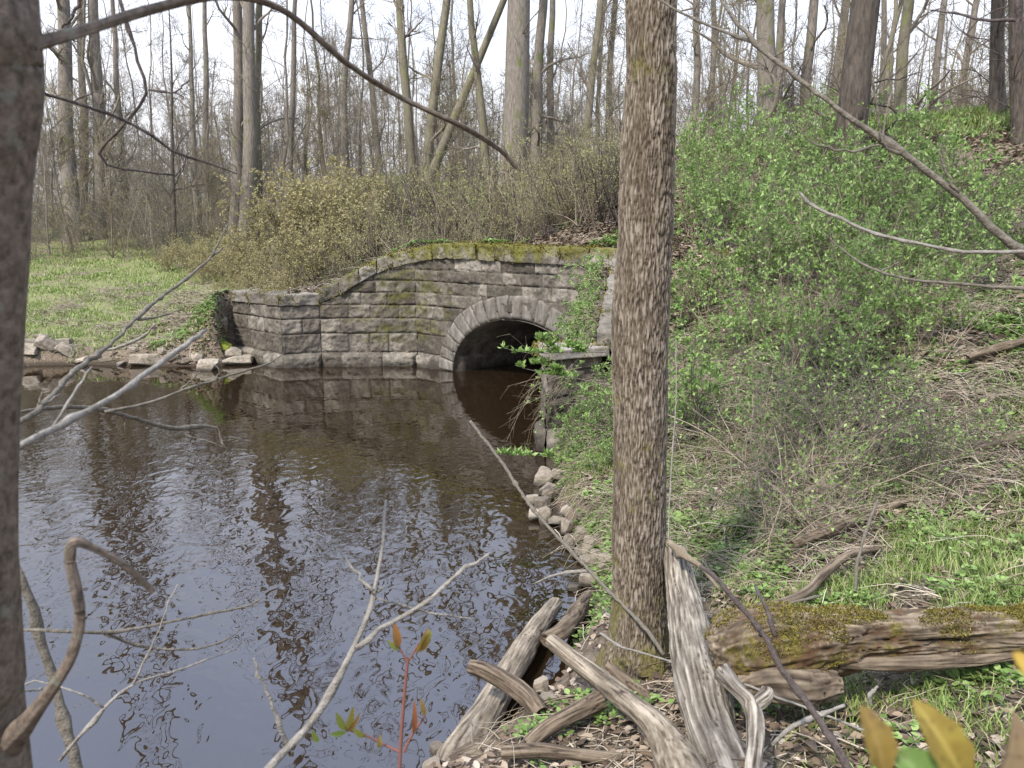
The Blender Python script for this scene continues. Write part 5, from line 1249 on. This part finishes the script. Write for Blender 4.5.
stick('stick', [[(855, 592, 4.6, 3), (858, 560, 4.7, 3.2), (868, 525, 4.8, 3), (878, 500, 4.9, 2)]], 'upright grey stick behind the mossy log', 'twig_mid', 'stick')
stick('stick', [[(772, 745, 3.0, 4), (790, 728, 3.0, 4.4), (812, 718, 3.0, 4.6), (845, 705, 3.0, 3.6)]], 'pale broken stick on the leaves at the bottom, right of the root', 'twig_pale', 'stick')
stick('stick', [[(744, 684, 3.3, 2.6), (780, 698, 3.2, 2.6), (825, 715, 3.1, 2.4), (880, 738, 3.0, 2)]], 'straight pale twig lying before the broken mossy chunk', 'twig_pale', 'stick')
stick('stick', [[(871, 706, 2.9, 3), (870, 695, 2.9, 3.6), (878, 686, 2.9, 2.6)]], 'tiny hooked pale twig standing below the mossy log', 'twig_pale', 'stick')
stick('stick', [[(600, 633, 4.2, 3), (620, 646, 4.1, 2.4), (650, 655, 4.0, 2.2), (690, 668, 3.9, 2)]], 'thin pale twig lying against the foot of the big trunk', 'twig_pale', 'stick')
stick('stick', [[(676, 340, 6.3, 1.0), (676, 400, 6.1, 1.2), (672, 460, 5.9, 1.5), (669, 520, 5.7, 1.6), (668, 575, 5.5, 1.8)]], 'upright thin grey stem just right of the big trunk', 'twig_pale', 'stick')
stick('stick', [[(820, 596, 4.5, 3), (760, 610, 4.4, 2), (735, 618, 4.3, 3), (715, 640, 4.0, 2.4), (708, 652, 3.95, 1.6)], [(735, 618, 4.3, 2.4), (705, 612, 4.3, 2), (692, 618, 4.3, 1.6)]], 'pale forked twig hooking over the left end of the mossy log', 'twig_mid', 'stick')
stick('stick', [[(668, 541, 4.35, 6), (680, 552, 4.3, 7), (700, 566, 4.2, 5), (720, 590, 4.1, 3)]], 'brown broken branch resting on top of the upright log', 'twig_brown', 'stick')
# leafy sprays reaching over the dark water from the pier bush
def spray(runs, label, seed, dens=26):
    rg = np.random.default_rng(seed); root = empty('leafy_spray', tuple(at(*runs[0][0][:3]))); tag(root, label, 'branch'); l0 = np.array(root.location)
    g = Geo(); lf = Geo()
    for rn in runs:
        P = np.array([np.append(at(a, b, Y)-l0, wv*depth(at(a, b, Y))/F/2) for a, b, Y, wv in rn]); S = smooth_path(P, 24); tubes(g, S[None, :, :3], S[None, :, 3]*.45, 5)
        Q = S[None, 6:, :3]; n = dens
        cl = rg.integers(0, Q.shape[1], 12); 
        for k in cl:
            c0 = Q[0, k]+rg.normal(0, .012, 3); m_ = 9; a = rg.normal(size=(m_, 3)); a[:, 2] = np.abs(a[:, 2])*.6+.2
            leaves(lf, np.tile(c0, (m_, 1))+unit(a)*.01, a, rg.uniform(.06, .11, m_), .042, rg)
    g.build('stem', M['twig_mid'], root); lf.build('leaves', M['leaf_green'], root)
YB = 9.4
spray([[(606, 352, YB, 3), (575, 352, YB, 2.4), (545, 353, YB, 2), (520, 352, YB, 1.6), (504, 348, YB, 1.2)], [(560, 352, YB, 1.6), (548, 344, YB, 1.2), (540, 338, YB, 1)], [(590, 352, YB, 1.6), (568, 346, YB, 1.2)]], 'upper leafy twig reaching left across the dark arch opening', 5)
spray([[(606, 385, YB, 3), (575, 378, YB, 2.2), (545, 373, YB, 1.8), (522, 368, YB, 1.4)], [(570, 378, YB, 1.6), (550, 366, YB, 1.2), (530, 362, YB, 1)]], 'second leafy twig reaching left just below the upper one', 6)
spray([[(590, 460, 8.6, 2.4), (560, 456, 8.6, 1.8), (530, 455, 8.6, 1.6), (502, 453, 8.6, 1.2)]], 'low leafy twig reaching over the water above the rock slab', 7)
rg = np.random.default_rng(13); hp = empty('hanging_plant', (1.6, 13.4, 2.3)); l0 = np.array((1.6, 13.4, 2.3)); n = 70
tt = rg.uniform(.0, .9, n)[:, None]; a_ = np.array(R_+(2.62,)); b_ = np.array(W1+(1.6,))
p0 = a_+(b_-a_)*tt+np.array([-.12, 0, 0])+rg.normal(0, .06, (n, 3))-l0
P, R = grow(p0, np.stack([rg.normal(-.7, .3, n), rg.normal(0, .5, n), rg.normal(.5, .4, n)], 1), rg.uniform(.5, 1.2, n), np.full(n, .004), 8, -2.6, .14, rg)
g = Geo(); tubes(g, P, R, 3); B, S = spawn(P, R, 5, .2, .8, 4, -.2, .1, 1, .6, .2, .3, rg, .002); tubes(g, B, S, 3); g.build('stems', M['twig_straw'], hp)
lf = Geo(); p, d = on_paths(B, 6500, .1, 1, rg); leaves(lf, p, d+rg.normal(0, .5, p.shape), .055*rg.uniform(.5, 1.3, len(p)), .022, rg); lf.build('leaves', M['leaf_green'], hp)
tag(hp, 'feathery green plant hanging over the wall between the arch and the big trunk', 'plant')
rg = np.random.default_rng(3); g = Geo()
o0 = at(575, 375, 10.2)
P, R = grow(np.tile(o0, (26, 1))+rg.normal(0, .15, (26, 3)), np.stack([rg.normal(-.8, .5, 26), rg.normal(-.2, .4, 26), rg.normal(-.3, .5, 26)], 1), rg.uniform(.5, 1.3, 26), np.full(26, .005), 7, -.8, .2, rg)
B, S = spawn(P, R, 5, .3, .8, 4, -.3, .2, 1, .6, .2, .3, rg, .0025); tubes(g, P, R, 4); tubes(g, B, S, 3)
tag(g.build('dead_vine', M['twig_brown'], loc=o0), 'brown tangle of dead vines hanging off the near pier to the water', 'vine')
# big out-of-focus leaves at the lower right corner
def fgleaf(pts_c, pts_t, wd, colr, label, Y=.30):
    wd *= .30/.62
    g = Geo(); p0 = at(*pts_c, Y); p1 = at(*pts_t, Y+.01); dv = p1-p0; Lg = np.linalg.norm(dv); dv /= Lg
    s = np.array([dv[2], .3, -dv[0]]); s /= np.linalg.norm(s); nn = np.cross(s, dv); tt = np.linspace(0, 1, 15)
    hw = (np.sin(np.pi*np.clip(tt*.96+.02, 0, 1)**.85)**.75)*wd*.5*(1+.08*np.sin(tt*23))
    mid = p0+dv*tt[:, None]*Lg+nn*(.10*Lg*np.sin(tt*3))[:, None]; cols = []
    for f in (-1, -.5, 0, .5, 1): cols.append(mid+s*(hw*f)[:, None]+nn*(np.abs(f)*hw*.45)[:, None])
    V = np.concatenate(cols); q = [(k*15+i, k*15+i+1, (k+1)*15+i+1, (k+1)*15+i) for k in range(4) for i in range(14)]
    m = newmat('near_leaf'); nt = m.node_tree; c = objc(nt)
    lc = mixc(nt, maprange(nt, noise(nt, c, 60, 4), .4, .6), colr[0], colr[1]); lc = mixc(nt, maprange(nt, attr(nt), .8, 1, 0, .6), lc, tuple(x*1.6+.03 for x in colr[0])); finish(m, mixc(nt, maprange(nt, noise(nt, c, 170, 3), .58, .66, 0, .6), lc, (.08, .05, .02)), .55, transl=.4)
    g.add(V-p0, q, None, np.repeat([.2, .5, 1, .5, .2], 15)); o = g.build('leaf', m); o.location = tuple(p0)
    s2 = Geo(); Q = smooth_path(np.array([np.zeros(3), np.array([.01, .0, -.04]), np.array([.03, .01, -.16])]), 10); tubes(s2, Q[None], np.full((1, 10), .0015), 6); s2.build('stalk', M['twig_brown'], o)
    tag(o, label, 'leaf')
fgleaf((885, 775), (860, 706), .030, ((.17, .11, .025), (.24, .17, .04)), 'blurred mustard-brown leaf, leftmost of those in the lower right corner')
fgleaf((965, 785), (912, 700), .038, ((.27, .21, .04), (.2, .14, .03)), 'large blurred yellow leaf in the lower right corner')
fgleaf((950, 800), (895, 752), .05, ((.12, .2, .05), (.16, .25, .06)), 'blurred green leaf along the bottom edge in the lower right corner')
fgleaf((990, 790), (1012, 712), .042, ((.20, .14, .08), (.24, .18, .09)), 'blurred brownish-grey leaf, rightmost of those in the corner')
fgleaf((1030, 680), (1012, 652), .018, ((.38, .26, .04), (.33, .2, .03)), 'small blurred orange leaf poking in from the right edge')
